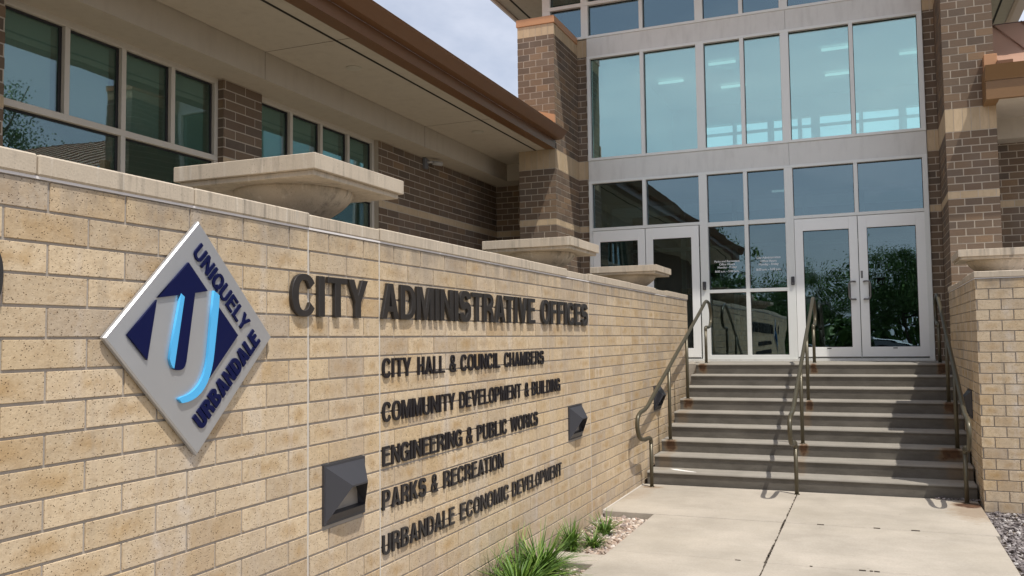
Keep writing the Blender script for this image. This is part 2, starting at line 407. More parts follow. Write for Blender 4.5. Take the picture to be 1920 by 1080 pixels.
# ------------------------------------------------------------------ lettering (own outlines, cap height 1)
def arc(cx,cy,rx,ry,a0,a1,n=14,e=2.35):
    o=[]
    for i in range(n+1):
        a=R(a0+(a1-a0)*i/n); c,s_=math.cos(a),math.sin(a)
        o.append((cx+rx*math.copysign(abs(c)**(2/e),c),cy+ry*math.copysign(abs(s_)**(2/e),s_)))
    return o
def stroke(pts,wh,wv):
    n=len(pts); L=[];Rr=[]
    for i,(x,y) in enumerate(pts):
        a=pts[max(i-1,0)]; b=pts[min(i+1,n-1)]
        dx,dy=b[0]-a[0],b[1]-a[1]; l=math.hypot(dx,dy) or 1; dx/=l; dy/=l
        w=(wh*abs(dx)+wv*abs(dy))/2*1.0
        L.append((x-dy*w,y+dx*w)); Rr.append((x+dy*w,y-dx*w))
    return L+Rr[::-1]
def glyph(ch,s=.2,b=.165):
    "returns width, list of (outline, is_hole, layer)"
    o=[]
    def A(p,layer=0): o.append((p,layer))
    if ch=='I': A([(0,0),(s,0),(s,1),(0,1)]); return s,o
    if ch=='L': W=.52; A([(0,0),(W,0),(W,b),(s,b),(s,1),(0,1)]); return W,o
    if ch=='T': W=.6; c=(W-s)/2; A([(c,0),(c+s,0),(c+s,1-b),(W,1-b),(W,1),(0,1),(0,1-b),(c,1-b)]); return W,o
    if ch=='E': W=.55; q=.57; A([(0,0),(W,0),(W,b),(s,b),(s,q-b*.52),(W*.93,q-b*.52),(W*.93,q+b*.42),(s,q+b*.42),(s,1-b),(W*.98,1-b),(W*.98,1),(0,1)]); return W,o
    if ch=='F': W=.53; q=.54; A([(0,0),(s,0),(s,q-b*.5),(W*.93,q-b*.5),(W*.93,q+b*.5),(s,q+b*.5),(s,1-b),(W,1-b),(W,1),(0,1)]); return W,o
    if ch=='H': W=.62; q=.52; A([(0,0),(s,0),(s,q-b/2),(W-s,q-b/2),(W-s,0),(W,0),(W,1),(W-s,1),(W-s,q+b/2),(s,q+b/2),(s,1),(0,1)]); return W,o
    if ch=='N': W=.64; t=s*.92; A([(0,0),(t,0),(t,.66),(W-t,0),(W,0),(W,1),(W-t,1),(W-t,.34),(t,1),(0,1)]); return W,o
    if ch=='M': W=.78; t=s*.9; c=W/2; A([(0,0),(t,0),(t,.74),(c-t*.42,0),(c+t*.42,0),(W-t,.74),(W-t,0),(W,0),(W,1),(W-t*1.45,1),(c,.36),(t*1.45,1),(0,1)]); return W,o
    if ch=='V': W=.66; c=W/2; A([(c-s*.52,0),(c+s*.52,0),(W,1),(W-s*1.06,1),(c,.27),(s*1.06,1),(0,1)]); return W,o
    if ch=='W': W=.98; t=s*1.0; A([(.17,0),(.17+t*1.02,0),(W/2,.66),(W-.17-t*1.02,0),(W-.17,0),(W,1),(W-t,1),(W-.17-t*.42,.36),(W/2+t*.5,1),(W/2-t*.5,1),(.17+t*.42,.36),(t,1),(0,1)]); return W,o
    if ch=='Y': W=.66; c=W/2; A([(c-s/2,0),(c+s/2,0),(c+s/2,.40),(W,1),(W-s*1.12,1),(c,.60),(s*1.12,1),(0,1),(c-s/2,.40)]); return W,o
    if ch=='A': W=.68; c=W/2; A([(0,0),(s*1.02,0),(s*1.35,.2),(W-s*1.35,.2),(W-s*1.02,0),(W,0),(c+s*.58,1),(c-s*.58,1)]); A([(s*1.35+.045,.35),(W-s*1.35-.045,.35),(c,.80)]); return W,o
    if ch=='K': W=.66; A([(0,0),(s,0),(s,.30),(s+.10,.42),(W-s*1.18,0),(W,0),(s+.235,.585),(W-.03,1),(W-s*1.28,1),(s,.56),(s,1),(0,1)]); return W,o
    if ch in 'OQ':
        W=.68; A(arc(W/2,.5,W/2,.515,0,360,40)[:-1]); A(arc(W/2,.5,W/2-s,.515-b,0,360,36)[:-1])
        if ch=='Q': A([(W*.52,.24),(W*.62,.36),(W*1.0,.03),(W*.88,-.09)],1)
        return W,o
    if ch=='D': W=.64; A([(0,0)]+arc(.28,.5,W-.28,.5,-90,90,18)+[(0,1)]); A([(s,b)]+arc(.28,.5,W-.28-s,.5-b,-90,90,16)+[(s,1-b)]); return W,o
    if ch=='P': W=.6; q=.40; m=(1+q)/2; A([(0,0),(s,0),(s,q)]+arc(.30,m,W-.30,(1-q)/2,-90,90,14)+[(0,1)]); A([(s,q+b*.92)]+arc(.30,m,W-.30-s,(1-q)/2-b*.92,-90,90,12)+[(s,1-b*.92)]); return W,o
    if ch=='R': W=.64; q=.43; m=(1+q)/2; A([(0,0),(s,0),(s,q-.02),(.30,q-.02)]+[(W-s*1.02,.30),(W-s*.98,.0),(W+.01,.0),(W-.02,.06),(W-.03,.30),(W-.10,.46)]+arc(.32,m+.02,W-.34,(1-q)/2-.02,-55,90,12)+[(0,1)]); A([(s,q+b*.8)]+arc(.31,m+.02,W-.33-s,(1-q)/2-b-.0,-90,90,12)+[(s,1-b*.92)]); return W,o
    if ch=='B':
        W=.63; q=.525
        A([(0,0)]+arc(.33,.275,W-.33,.275,-90,62,12)+arc(.32,.765,W-.345,.235,-58,90,12)+[(0,1)])
        A([(s,b*.92)]+arc(.32,.285,W-.32-s,.275-b*.85,-90,90,10)[0:]+[(s,.475)])
        A([(s,.475+b*.85)]+arc(.31,.74,W-.33-s,.265-b*.95,-90,90,10)+[(s,1-b*.92)]); return W,o
    if ch=='U': W=.63; A([(0,1)]+[(0,.33)]+arc(W/2,.33,W/2,.345,180,360,18)+[(W,1),(W-s,1),(W-s,.33)]+arc(W/2,.33,W/2-s,.345-b,360,180,16)[1:]+[(s,1)]); return W,o
    if ch=='C':
        W=.66; A(arc(W/2,.5,W/2,.515,33,327,32)+[(W-s*.98,.34)]+arc(W/2,.5,W/2-s,.515-b,318,42,28)+[(W-s*.98,.66)]); return W,o
    if ch=='G':
        W=.68; A(arc(W/2,.5,W/2,.515,33,300,28)+[(W-.135,.09),(W-.12,0),(W,0),(W,.53),(W*.53,.53),(W*.53,.53-b*.95),(W-s*.9,.53-b*.95)]+arc(W/2,.5,W/2-s,.515-b,325,42,26)+[(W-s*.98,.66)]); return W,o
    if ch=='S':
        W=.62; cx=W/2; rx=W/2-s/2; r1=.243; r2=.262
        p=arc(cx,1.012-b/2-r1,rx-.005,r1,12,180,12,2.1)+arc(cx,1.012-b/2-r1,rx-.005,r1,188,246,4,2.1)+arc(cx,-.012+b/2+r2,rx,r2,66,-8,6,2.1)+arc(cx,-.012+b/2+r2,rx,r2,-14,-170,12,2.1)
        A(stroke(p,b,s)); return W,o
    if ch=='&':
        W=.70
        A(arc(.31,.765,.205,.25,0,360,24)[:-1]); A(arc(.31,.765,.205-s*.62,.25-b*.78,0,360,20)[:-1])
        A(arc(.28,.275,.28,.29,0,360,28)[:-1],1); A(arc(.28,.275,.28-s*.75,.29-b*.85,0,360,20)[:-1],1)
        A([(.16,.60),(.30,.68),(.72,0),(.50,0)],2); A([(.47,.22),(.56,.46),(.69,.46),(.58,.12)],3)
        return W,o
    return .3,o
def letter_mesh(name,ch,depth,mat,xf,sx,sz,s,b,bev=0.):
    "xf(u,v,w): glyph plane -> world; depth towards the viewer"
    W,polys=glyph(ch,s,b); layers=sorted(set(l for _,l in polys)); verts=[];faces=[]
    for L in layers:
        cu=bpy.data.curves.new(name,'CURVE'); cu.dimensions='2D'; cu.fill_mode='BOTH'
        dd=depth-.0012*L; cu.extrude=dd/2
        if bev: cu.bevel_depth=bev; cu.bevel_resolution=0; cu.extrude=dd/2-bev; cu.offset=-bev
        for p,l in polys:
            if l!=L: continue
            sp=cu.splines.new('POLY'); sp.points.add(len(p)-1)
            for i,(u,v) in enumerate(p): sp.points[i].co=(u*sx,v*sz,0,1)
            sp.use_cyclic_u=True
        ob=bpy.data.objects.new(name,cu); COL.objects.link(ob)
        dg=bpy.context.evaluated_depsgraph_get(); me=bpy.data.meshes.new_from_object(ob.evaluated_get(dg))
        i0=len(verts)
        for v in me.vertices: verts.append(xf(v.co.x,v.co.y,v.co.z+dd/2))
        for f in me.polygons: faces.append([i0+k for k in f.vertices])
        bpy.data.objects.remove(ob); bpy.data.curves.remove(cu); bpy.data.meshes.remove(me)
    me=bpy.data.meshes.new(name); me.from_pydata(verts,[],faces); me.materials.append(mat)
    o=bpy.data.objects.new(name,me); COL.objects.link(o); return o
def word_on(parent,text,ext,z0,z1,depth,mat,xf,s=.2,b=.165,gap=.085,bev=0.,name='letter'):
    ws=[glyph(c,s,b)[0] for c in text]; kern=[]
    for a,c in zip(text,text[1:]):
        k=gap
        if a+c in('AT','TA','AV','VA','LT','LY','TY','RT','AC','FO'): k=gap*.2
        elif a in 'AVYTL' and c in 'AVYT': k=gap*.3
        elif a in 'OCDGQ' or c in 'OCGQ': k=gap*.75
        kern.append(k)
    tot=sum(ws)+sum(kern); sx=(ext[1]-ext[0])/tot; sz=z1-z0
    u=0
    for i,c in enumerate(text):
        uu=ext[0]+u*sx
        o=letter_mesh(name,c,depth,mat,(lambda a,v,w,uu=uu: xf(uu+a,z0+v,w)),sx,sz,s,b,bev)
        attach(o,parent); u+=ws[i]+(kern[i] if i<len(kern) else 0)

# =================================================================== SETTING
def sheet(name,mat,x0,x1,y0,y1,z,kind='structure',n=1):
    m=MB(); m.face([(x0,y0,z),(x1,y0,z),(x1,y1,z),(x0,y1,z)]); o=m.build(name,mat); o['kind']=kind; return o
sheet('ground',LAWN,-220,220,-220,220,-.16)
sheet('plaza',CONC2,-4,26,-9,12.9,-.11) if False else sheet('forecourt',ASPH,4.5,30,-9,12.5,-.06)
sheet('lawn_strip',LAWN,2.3,4.5,-9,12.8,-.065)
sheet('forecourt',CONC2,-14,4.5,-9,-4.5,-.10)
sheet('parking_lot',ASPH,-40,40,-40,-9,-.11)
sheet('road',ASPH,-220,220,-60,-50,-.10)
# sidewalk slabs
m=MB(); J=-.79; g=.003
def slab(x0,x1,y0,y1,top=0.): m.box(x0,x1,y0,y1,-.12,top,bev=.006)
slab(-2.5,J-.003,8.475,10.155); slab(J+g,.955,8.475,10.155,-.002)
ys=[8.463,6.93,5.2,3.5,1.8,.1,-1.6,-4.5]
for a,b_ in zip(ys,ys[1:]):
    slab(-2.0,J-.003,b_+.008,a-.008,random.uniform(-.004,.001)); slab(J+g,.925,b_+.009,a-.009,random.uniform(-.004,.001))
slab(-2.495,-2.01,6.50,6.80,-.012)
o=m.build('sidewalk',CONC); o['kind']='structure'
mm_=MB(); mm_.box(-2.5095,-2.496,8.47,10.12,-.03,.006); o=mm_.build('slab_sealant',SEAL); tag(o,'white sealant line where the top slab meets the sign wall','sealant')
# dirt in the joints
m=MB()
for i in range(190):
    y=random.uniform(5,10.1); 
    if random.random()<.45: y=6.93+random.uniform(-.01,.6)
    if random.random()<.3: y=8.47+random.uniform(-.3,.1)
    w=random.uniform(.002,.006); l=random.uniform(.006,.02); x=J+.001+random.uniform(-.005,.005)
    m.box(x-w,x+w,y-l,y+l,-.02,.0025)
for i in range(12):
    y=random.choice((6.93,8.467))+random.uniform(-.003,.003); x=random.uniform(-.8,.92) if random.random()<.9 else random.uniform(-1.5,-.8)
    l=random.uniform(.006,.03); m.box(x-l,x+l,y-.0025,y+.0025,-.02,.002)
o=m.build('joint_dirt',simple('joint_dirt',(.11,.09,.07),.95)); o['kind']='stuff'
# planting beds
sheet('rock_bed',SOIL,-2.52,-1.99,-6,8.47,-.075)
sheet('gravel_bed',SOIL,.92,9,-6,12.9,-.07)
def pebbles(name,mat,n,xr,yr,z,s0,s1,dens=None):
    m=MB(); import bmesh
    bm=bmesh.new(); bmesh.ops.create_icosphere(bm,subdivisions=1,radius=1.); bm.verts.ensure_lookup_table()
    vs=[v.co.copy() for v in bm.verts]; fs=[[v.index for v in f.verts] for f in bm.faces]; bm.free()
    for i in range(n):
        while True:
            x=random.uniform(*xr); y=yr[0]+(yr[1]-yr[0])*random.random()**(dens or 1)
            if not(-2.52<x<-2.0 and 6.49<y<6.81): break
        s=random.uniform(s0,s1)*(1.5 if random.random()<.1 else 1); a=random.uniform(0,6.28); ca,sa=math.cos(a),math.sin(a)
        sx,sy,sz=s*random.uniform(.8,1.4),s*random.uniform(.6,1),s*random.uniform(.4,.8); zz=z+random.uniform(0,s*.9)
        tx=random.uniform(-.5,.5); r=random.random(); i0=len(m.v)
        j=[1+random.uniform(-.16,.16) for _ in vs]
        for q,v in enumerate(vs):
            X,Y,Z=v.x*sx*j[q],v.y*sy*j[q],v.z*sz*j[q]; Z+=X*tx
            m.v.append((x+X*ca-Y*sa,y+X*sa+Y*ca,zz+Z))
        for f in fs: m.f.append(tuple(i0+k for k in f)); m.r.append(r); m.r2.append(0); m.uv.append([(0,0)]*3); m.sm.append(False)
    o=m.build(name,mat); o['kind']='stuff'; return o
tag(pebbles('river_rock',ROCKL,3300,(-2.50,-2.02),(4.6,8.44),-.07,.012,.024,.8),'tan and pink river rock filling the strip below the sign wall','rocks')
tag(pebbles('gravel',ROCKD,6500,(.95,2.3),(6.4,9.80),-.065,.010,.022,.8),'dark grey gravel beside the walk in front of the right pillar wall','gravel')
tag(pebbles('loose_stones',ROCKD,60,(.55,.99),(10.11,10.16),.0,.008,.016),'small dark stones gathered at the foot of the bottom step','rocks')

# steps
m=MB()
for i in range(9):
    xl=-2.47+.014*i; xr=.955+.004*i
    y=Y0+T0*i; z=H0*(i+1); yb=y+T0+.05 if i<8 else 14.30
    if i==8: xl=-2.47+.014*8
    lean=.022; cb=.012
    prof=[(y+lean,-.12 if i==0 else z-H0-.06),(y+lean*.6,z-.045),(y,z-.020),(y+.004,z-cb),(y+cb,z-.002),(y+cb+.006,z),(yb,z-.0),(yb,-.12 if i==0 else z-H0-.06)]
    m.prism([(a,b) for a,b in prof],'x',xl,xr)
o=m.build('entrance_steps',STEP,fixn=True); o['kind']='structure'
# paint splash on the first tread
m=MB(); m.prism([(-2.25,10.41),(-2.18,10.33),(-2.05,10.265),(-1.90,10.22),(-1.95,10.275),(-2.06,10.34),(-2.18,10.42)],'z',.1462,.1472)
o=m.build('spilled_grit',simple('white_grit',(.82,.80,.77),.9),fixn=True); tag(o,'white spilled grit on the left end of the lowest tread','spill')
# landing behind the walls
m=MB(); m.box(-4.9,-2.37,12.9,14.3,.9,1.312); m.box(.97,1.05,12.9,14.3,.9,1.312); o=m.build('landing',CONC2); o['kind']='structure'
m=MB(); m.box(-6.0,-2.86,-6,12.88,-.12,.75); o=m.build('terrace',CONC2); o['kind']='structure'

# =================================================================== SIGN WALL
XS=-2.51; ZC=2.2453; HC=.1045; YE=13.05
sw=thing('sign_wall','long tan brick retaining wall with cast stone coping carrying the city lettering','wall',(XS,5,0))
m=MB(); m.box(XS-.30,XS-.0055,-1.0,YE-.008,-.2,2.245)
for (a,b_) in ((-.45,.22),(3.547,4.212),(7.45,8.11),(10.95,11.6)): m.box(XS-.62,XS-.302,a,b_,-.2,2.24)
m.build('mortar',TANM,sw)
m=MB(); CJ=[-.35,3.547,4.212,8.11]
cuts=[-1.0]+CJ[1:]+[YE-.0075]
zo=ZC-22*HC; lights=[(3.665,4.04,.80,1.095),(7.44,7.815,.80,1.095),(10.75,11.125,.80,1.095)]
for a,b_ in zip(cuts,cuts[1:]):
    bricks(m,'x+',XS,a+.004,b_-.004,-.17,ZC,.3255,HC,1.934,zo,.0105,.0065,.0014,holes=lights)
bricks(m,'y-',YE-.0,XS-.3,XS-.012,-.1,ZC,.21,HC,XS-.3,zo,.009,.008,.001) if False else None
m.build('brickwork',TAN,sw)
# end face of the wall (towards the doors), bricks facing +y
m=MB(); m.box(XS-.30,XS-.001,YE-.0078,YE,-.2,2.243,r=.4,r2=.2); m.build('wall_end',TAN,sw)
m=MB()
for y in CJ[1:]: m.box(XS-.006,XS+.0008,y-.0045,y+.0045,-.1,2.243)
m.build('control_joint',SEAL,sw)
m=MB(); y=-.95
m.box(XS-.01,XS+.004,-1,YE,ZC-.001,ZC+.0085)
m.build('mortar_bead',BEAD,sw)
# coping stones
cop=[-1.0,-.1,.55,1.30,2.045,2.765,3.55]; cz0,cz1=2.254,2.325
def coping(a,b_,x0,x1,z1,nm='coping_stone'):
    return bx(nm,STONE,sw,x0,x1,a+.003,b_-.003,cz0,z1,bev=.006)
for a,b_ in zip(cop,cop[1:]): coping(a,b_,XS-.34,XS+.012,cz1+random.uniform(-.002,.002))
coping(3.55,4.21,XS-.62,XS+.006,2.319)
for a,b_ in ((4.21,4.95),(4.95,5.72),(5.72,6.5),(6.5,7.45)): coping(a,b_,XS-.34,XS+.012,cz1+random.uniform(-.002,.002))
coping(7.45,8.11,XS-.62,XS+.003,2.313)
for a,b_ in ((8.11,8.9),(8.9,9.7),(9.7,10.4),(10.4,10.95)): coping(a,b_,XS-.34,XS+.012,cz1+random.uniform(-.002,.002))
coping(10.95,11.6,XS-.62,XS+.003,2.313)
for a,b_ in ((11.6,12.3),(12.3,13.06)): coping(a,b_,XS-.34,XS+.012,cz1)

# ---- lettering
def xf_wall(u,v,w): return (XS+w,u,v)
def xfo(off): return lambda u,v,w: (XS+off+w,u,v)
title=thing('wall_lettering','large dark bronze letters reading CITY ADMINISTRATIVE OFFICES across the sign wall','lettering',(XS,3.4,1.9),'raised letters on the sign wall')
for w_,ext in (('CITY',(3.392,4.060)),('ADMINISTRATIVE',(4.207,6.60)),('OFFICES',(6.752,8.015))):
    word_on(title,w_,ext,1.823,2.022,.020,LETT,xfo(.003),.178,.150,.095,bev=.002)
lines=[([('CITY',(4.23,4.555)),('HALL',(4.641,4.994)),('&',(5.071,5.166)),('COUNCIL',(5.233,5.891)),('CHAMBERS',(5.975,6.816))],1.495,'CITY HALL & COUNCIL CHAMBERS'),
([('COMMUNITY',(4.23,5.14)),('DEVELOPMENT',(5.211,6.30)),('&',(6.381,6.47)),('BUILDING',(6.536,7.218))],1.2525,'COMMUNITY DEVELOPMENT & BUILDING'),
([('ENGINEERING',(4.23,5.242)),('&',(5.311,5.41)),('PUBLIC',(5.482,6.009)),('WORKS',(6.084,6.656))],1.010,'ENGINEERING & PUBLIC WORKS'),
([('PARKS',(4.226,4.731)),('&',(4.805,4.892)),('RECREATION',(4.97,5.936))],.772,'PARKS & RECREATION'),
([('URBANDALE',(4.225,5.118)),('ECONOMIC',(5.206,6.032)),('DEVELOPMENT',(6.101,7.218))],.530,'URBANDALE ECONOMIC DEVELOPMENT')]
for ws,z,full in lines:
    t=thing('wall_lettering','small black letters reading '+full.replace('&','AND') if False else 'small black letters reading '+full,'lettering',(XS,4.23,z),'raised letters on the sign wall')
    for w_,ext in ws: word_on(t,w_,ext,z,z+.108,.010,LETB,xfo(.002),.150,.130,.135)
# address numeral, cut by the frame at the left
t=thing('wall_numeral','dark round numeral at the far left edge of the sign wall','lettering',(XS,1.8,1.82))
word_on(t,'O',(1.772,1.921),1.813,2.022,.020,LETT,xfo(.003),.178,.150,.095,bev=.002)

# ---- diamond sign
DC=(2.772,1.7235); DH=.466
ds=thing('diamond_sign','silver diamond shaped sign with navy and cyan U emblem and slogan','sign',(XS,DC[0],DC[1]))
m=MB(); xb=XS+.006; xf_=XS+.026; c_=.006
def dia(h,x): return [(x,DC[0]+h,DC[1]),(x,DC[0],DC[1]+h),(x,DC[0]-h,DC[1]),(x,DC[0],DC[1]-h)]
a=dia(DH,xb);b_=dia(DH,xf_-c_);c=dia(DH-c_*1.4,xf_)
m.face(c); m.face(a[::-1])
for i in range(4):
    k=(i+1)%4; m.face([a[i],a[k],b_[k],b_[i]]); m.face([b_[i],b_[k],c[k],c[i]])
m.build('plate',SILV,ds,fixn=True)
for dy,dz in ((0,.3),(0,-.3),(.3,0),(-.3,0)): 
    m=MB(); m.tube([(XS-.002,DC[0]+dy,DC[1]+dz),(xb+.001,DC[0]+dy,DC[1]+dz)],.012,8); m.build('standoff',SILV,ds)
def art(name,pts,mat,d=.009,lay=0.,off=.056):
    x0=xf_+lay
    cu=bpy.data.curves.new(name,'CURVE'); cu.dimensions='2D'; cu.fill_mode='BOTH'; cu.extrude=d/2
    sp=cu.splines.new('POLY'); sp.points.add(len(pts)-1)
    for i,(u,v) in enumerate(pts): sp.points[i].co=(u+off,v,0,1)
    sp.use_cyclic_u=True
    ob=bpy.data.objects.new(name,cu); COL.objects.link(ob); dg=bpy.context.evaluated_depsgraph_get()
    me=bpy.data.meshes.new_from_object(ob.evaluated_get(dg)); bpy.data.objects.remove(ob)
    for v in me.vertices: v.co=(x0+v.co.z+d/2,DC[0]+v.co.x,DC[1]+v.co.y)
    me.materials.clear(); me.materials.append(mat); o=bpy.data.objects.new(name,me); COL.objects.link(o); attach(o,ds); return o
def bez(p0,p1,p2,n=8): return [((1-t)**2*p0[0]+2*t*(1-t)*p1[0]+t*t*p2[0],(1-t)**2*p0[1]+2*t*(1-t)*p1[1]+t*t*p2[1]) for t in [i/n for i in range(n+1)]]
art('arrow_emblem',[(-.122,.295),(-.013,.187),(-.085,.176),(-.130,-.095)]+bez((-.132,-.102),(-.145,-.138),(-.196,-.121),6)[1:]+[(-.144,.156),(-.161,.166),(-.176,.164),(-.281,.150)],NAVY)
art('emblem_panel',[(-.286,.142),(-.425,.01),(-.330,-.083)],NAVY)
art('emblem_panel',[(.054,.123),(.172,.008),(.002,-.163)]+bez((.002,-.163),(.030,-.075),(.040,.02),5)[1:],NAVY)
art('cyan_stroke',[(-.164,.170),(-.146,.158),(-.198,-.119)]+bez((-.198,-.119),(-.214,-.112),(-.222,-.080),4)[1:]+[(-.214,-.038)],CYAN,.012,.0005)
art('cyan_hook',[(.020,.190),(.052,.172),(.050,.128),(.029,-.023)]+bez((.024,-.06),(0.,-.25),(-.154,-.254),10)+[(-.173,-.236)]+bez((-.158,-.230),(-.035,-.215),(-.013,-.070),10)+[(.004,.080)],CYAN,.012,.0005)
def diag_word(text,B,ang,length,h,s,b,gap,mat):
    ca,sa=math.cos(R(ang)),math.sin(R(ang))
    def xf(u,v,w): return (xf_+w,B[0]+u*ca-v*sa,B[1]+u*sa+v*ca)
    word_on(ds,text,(0,length),0,h,.007,mat,xf,s,b,gap)
diag_word('UNIQUELY',(2.732,2.056),-45.5,.436,.067,.17,.155,.11,NAVY)
diag_word('URBANDALE',(2.790,1.354),44.2,.505,.074,.245,.20,.05,NAVY)

# ---- recessed wall lights
def wall_light(loc,label,face=1):
    t=thing('wall_light',label,'light',loc,'hooded wall lights along the steps')
    x,y,z=loc; w=.375; h=.295; f=face; D=.10
    def P(d,u,v): return (x+f*d,y+u,z+v)
    m=MB()  # plate frame
    for q in ((0,w,0,.012),(0,w,h-.012,h),(0,.012,.012,h-.012),(w-.012,w,.012,h-.012)):
        m.box(min(x-f*.004,x+f*.012),max(x-f*.004,x+f*.012),y+q[0],y+q[1],z+q[2],z+q[3])
    m.build('frame',FIXT,t)
    l0,l1=.115,w-.115; zl=.185; zt=.176
    m=MB()
    a=P(.012,.012,h-.012);b=P(.012,w-.012,h-.012);c=P(D,l1,zl);d=P(D,l0,zl); m.face([a,b,c,d])
    c2=P(D,l1,zt);d2=P(D,l0,zt); m.face([d,c,c2,d2])
    e=P(.012,.012,.012);g_=P(.012,w-.012,.012); e2=P(.034,.035,.050); g2=P(.034,w-.035,.050)
    m.face([a,d,d2,e2,e]); m.face([b,g_,g2,c2,c]); m.face([e,e2,g2,g_])
    # inside faces
    i1=P(.004,.04,h-.05); i2=P(.004,w-.04,h-.05); i3=P(-.03,.05,.06); i4=P(-.03,w-.05,.06)
    m.face([d2,c2,P(-.03,w-.06,zt-.01),P(-.03,.06,zt-.01)]); m.face([e2,i3,i4,g2]); m.face([i3,P(-.03,.06,zt-.01),P(-.03,w-.06,zt-.01),i4])
    m.face([e2,d2,P(-.03,.06,zt-.01),i3]); m.face([g2,i4,P(-.03,w-.06,zt-.01),c2])
    m.build('hood',FIXT,t); return t
wall_light((XS,3.665,.80),'black hooded wall light left of the word PARKS, nearest to the viewer')
wall_light((XS,7.44,.80),'black hooded wall light right of the ENGINEERING line of letters')
wall_light((XS,10.75,.80),'black hooded wall light behind the left handrail')

# ---- planters
def planter(cx,cy,z,label):
    t=thing('stone_planter',label,'planter',(cx,cy,z),'square stone planters on the walls')
    h=.435; z0=z
    m=MB(); m.box(cx-.155,cx+.155,cy-.155,cy+.155,z0,z0+.042,bev=.003); m.build('plinth',STONE,t)
    m=MB(); m.lathe([(0,z0+.02),(.13,z0+.02),(.150,z0+.034),(.178,z0+.052),(.212,z0+.074),(.250,z0+.101),(.284,z0+.131),(.306,z0+.158),(.318,z0+.182),(.318,z0+.20),(0,z0+.20)],cx,cy,64)
    m.build('bowl',STONE,t)
    m=MB(); s2=h-.022
    m.box(cx-s2,cx+s2,cy-s2,cy+s2,z0+.194,z0+.222,bev=.003)
    m.build('lower_slab',STONE,t)
    m=MB(); zt=z0+.300; zb=z0+.2215; b=.003; ri=h-.10
    def sq(r_,zz): return [(cx-r_,cy-r_,zz),(cx+r_,cy-r_,zz),(cx+r_,cy+r_,zz),(cx-r_,cy+r_,zz)]
    L=[sq(h-b,zb),sq(h,zb+b),sq(h,zt-b),sq(h-b,zt),sq(ri,zt),sq(ri-.02,zt-.06)]
    for A,B in zip(L,L[1:]):
        for k in range(4): q=(k+1)%4; m.face([A[k],A[q],B[q],B[k]])
    m.face(L[0][::-1]); m.build('rim_slab',STONE,t)
    m=MB(); m.face(sq(ri-.018,zt-.055)); m.build('soil',SOIL,t)
    return t
planter(-2.885,3.95,2.314,'large square stone planter above the CITY letters, nearest to the viewer')
planter(-2.885,7.86,2.314,'square stone planter above the word OFFICES, middle of the sign wall')
planter(-2.885,11.25,2.314,'square stone planter closest to the entrance doors on the sign wall end')
planter(1.35,11.1,2.314,'square stone planter on the right brick wall in front of the brown pier')

# =================================================================== RIGHT CHEEK WALL
XR=.98; YR=9.83
cw=thing('cheek_wall','tan brick wall with stone coping on the right side of the steps','wall',(XR,YR,0))
m=MB(); m.box(XR+.008,5.6,YR+.008,12.9,-.2,2.243); m.box(XR+.008,XR+.5,12.9,14.2,-.2,2.243) if False else None
m.build('mortar',TANM,cw)
m=MB(); bricks(m,'y-',YR,XR,5.6,-.17,ZC,.2105,HC,1.098-.2105,zo,.0095,.010,.0014)
L0=[(10.53,10.905,.80,1.095)]
bricks(m,'x-',XR,YR+.0102,12.94,-.17,ZC,.3255,HC,9.95,zo,.0095,.010,.0014,holes=L0)
m.build('brickwork',TAN,cw)
m=MB(); m.box(XR-.004,5.6,YR-.004,12.94,ZC-.001,ZC+.0085); m.build('mortar_bead',BEAD,cw)
for a,b_ in ((XR-.012,1.75),(1.75,2.5),(2.5,3.3),(3.3,5.6)): 
    bx('coping_stone',STONE,cw,a+.003,b_-.003,YR-.012,YR+.45,cz0,2.318,bev=.006)
for a,b_,zz in ((YR+.455,10.62,2.318),(10.62,10.95,2.312),(10.95,11.75,2.30),(11.75,12.3,2.31),(12.3,12.94,2.316)): bx('coping_stone',STONE,cw,XR-.012,XR+.36,a+.003,b_-.003,cz0,zz,bev=.006)
m=MB(); m.box(XR-.0008,XR+.006,10.33,10.339,0,2.243); m.build('control_joint',SEAL,cw)
wall_light((XR,10.53,.80),'black hooded wall light on the right brick wall behind the right handrail',-1)

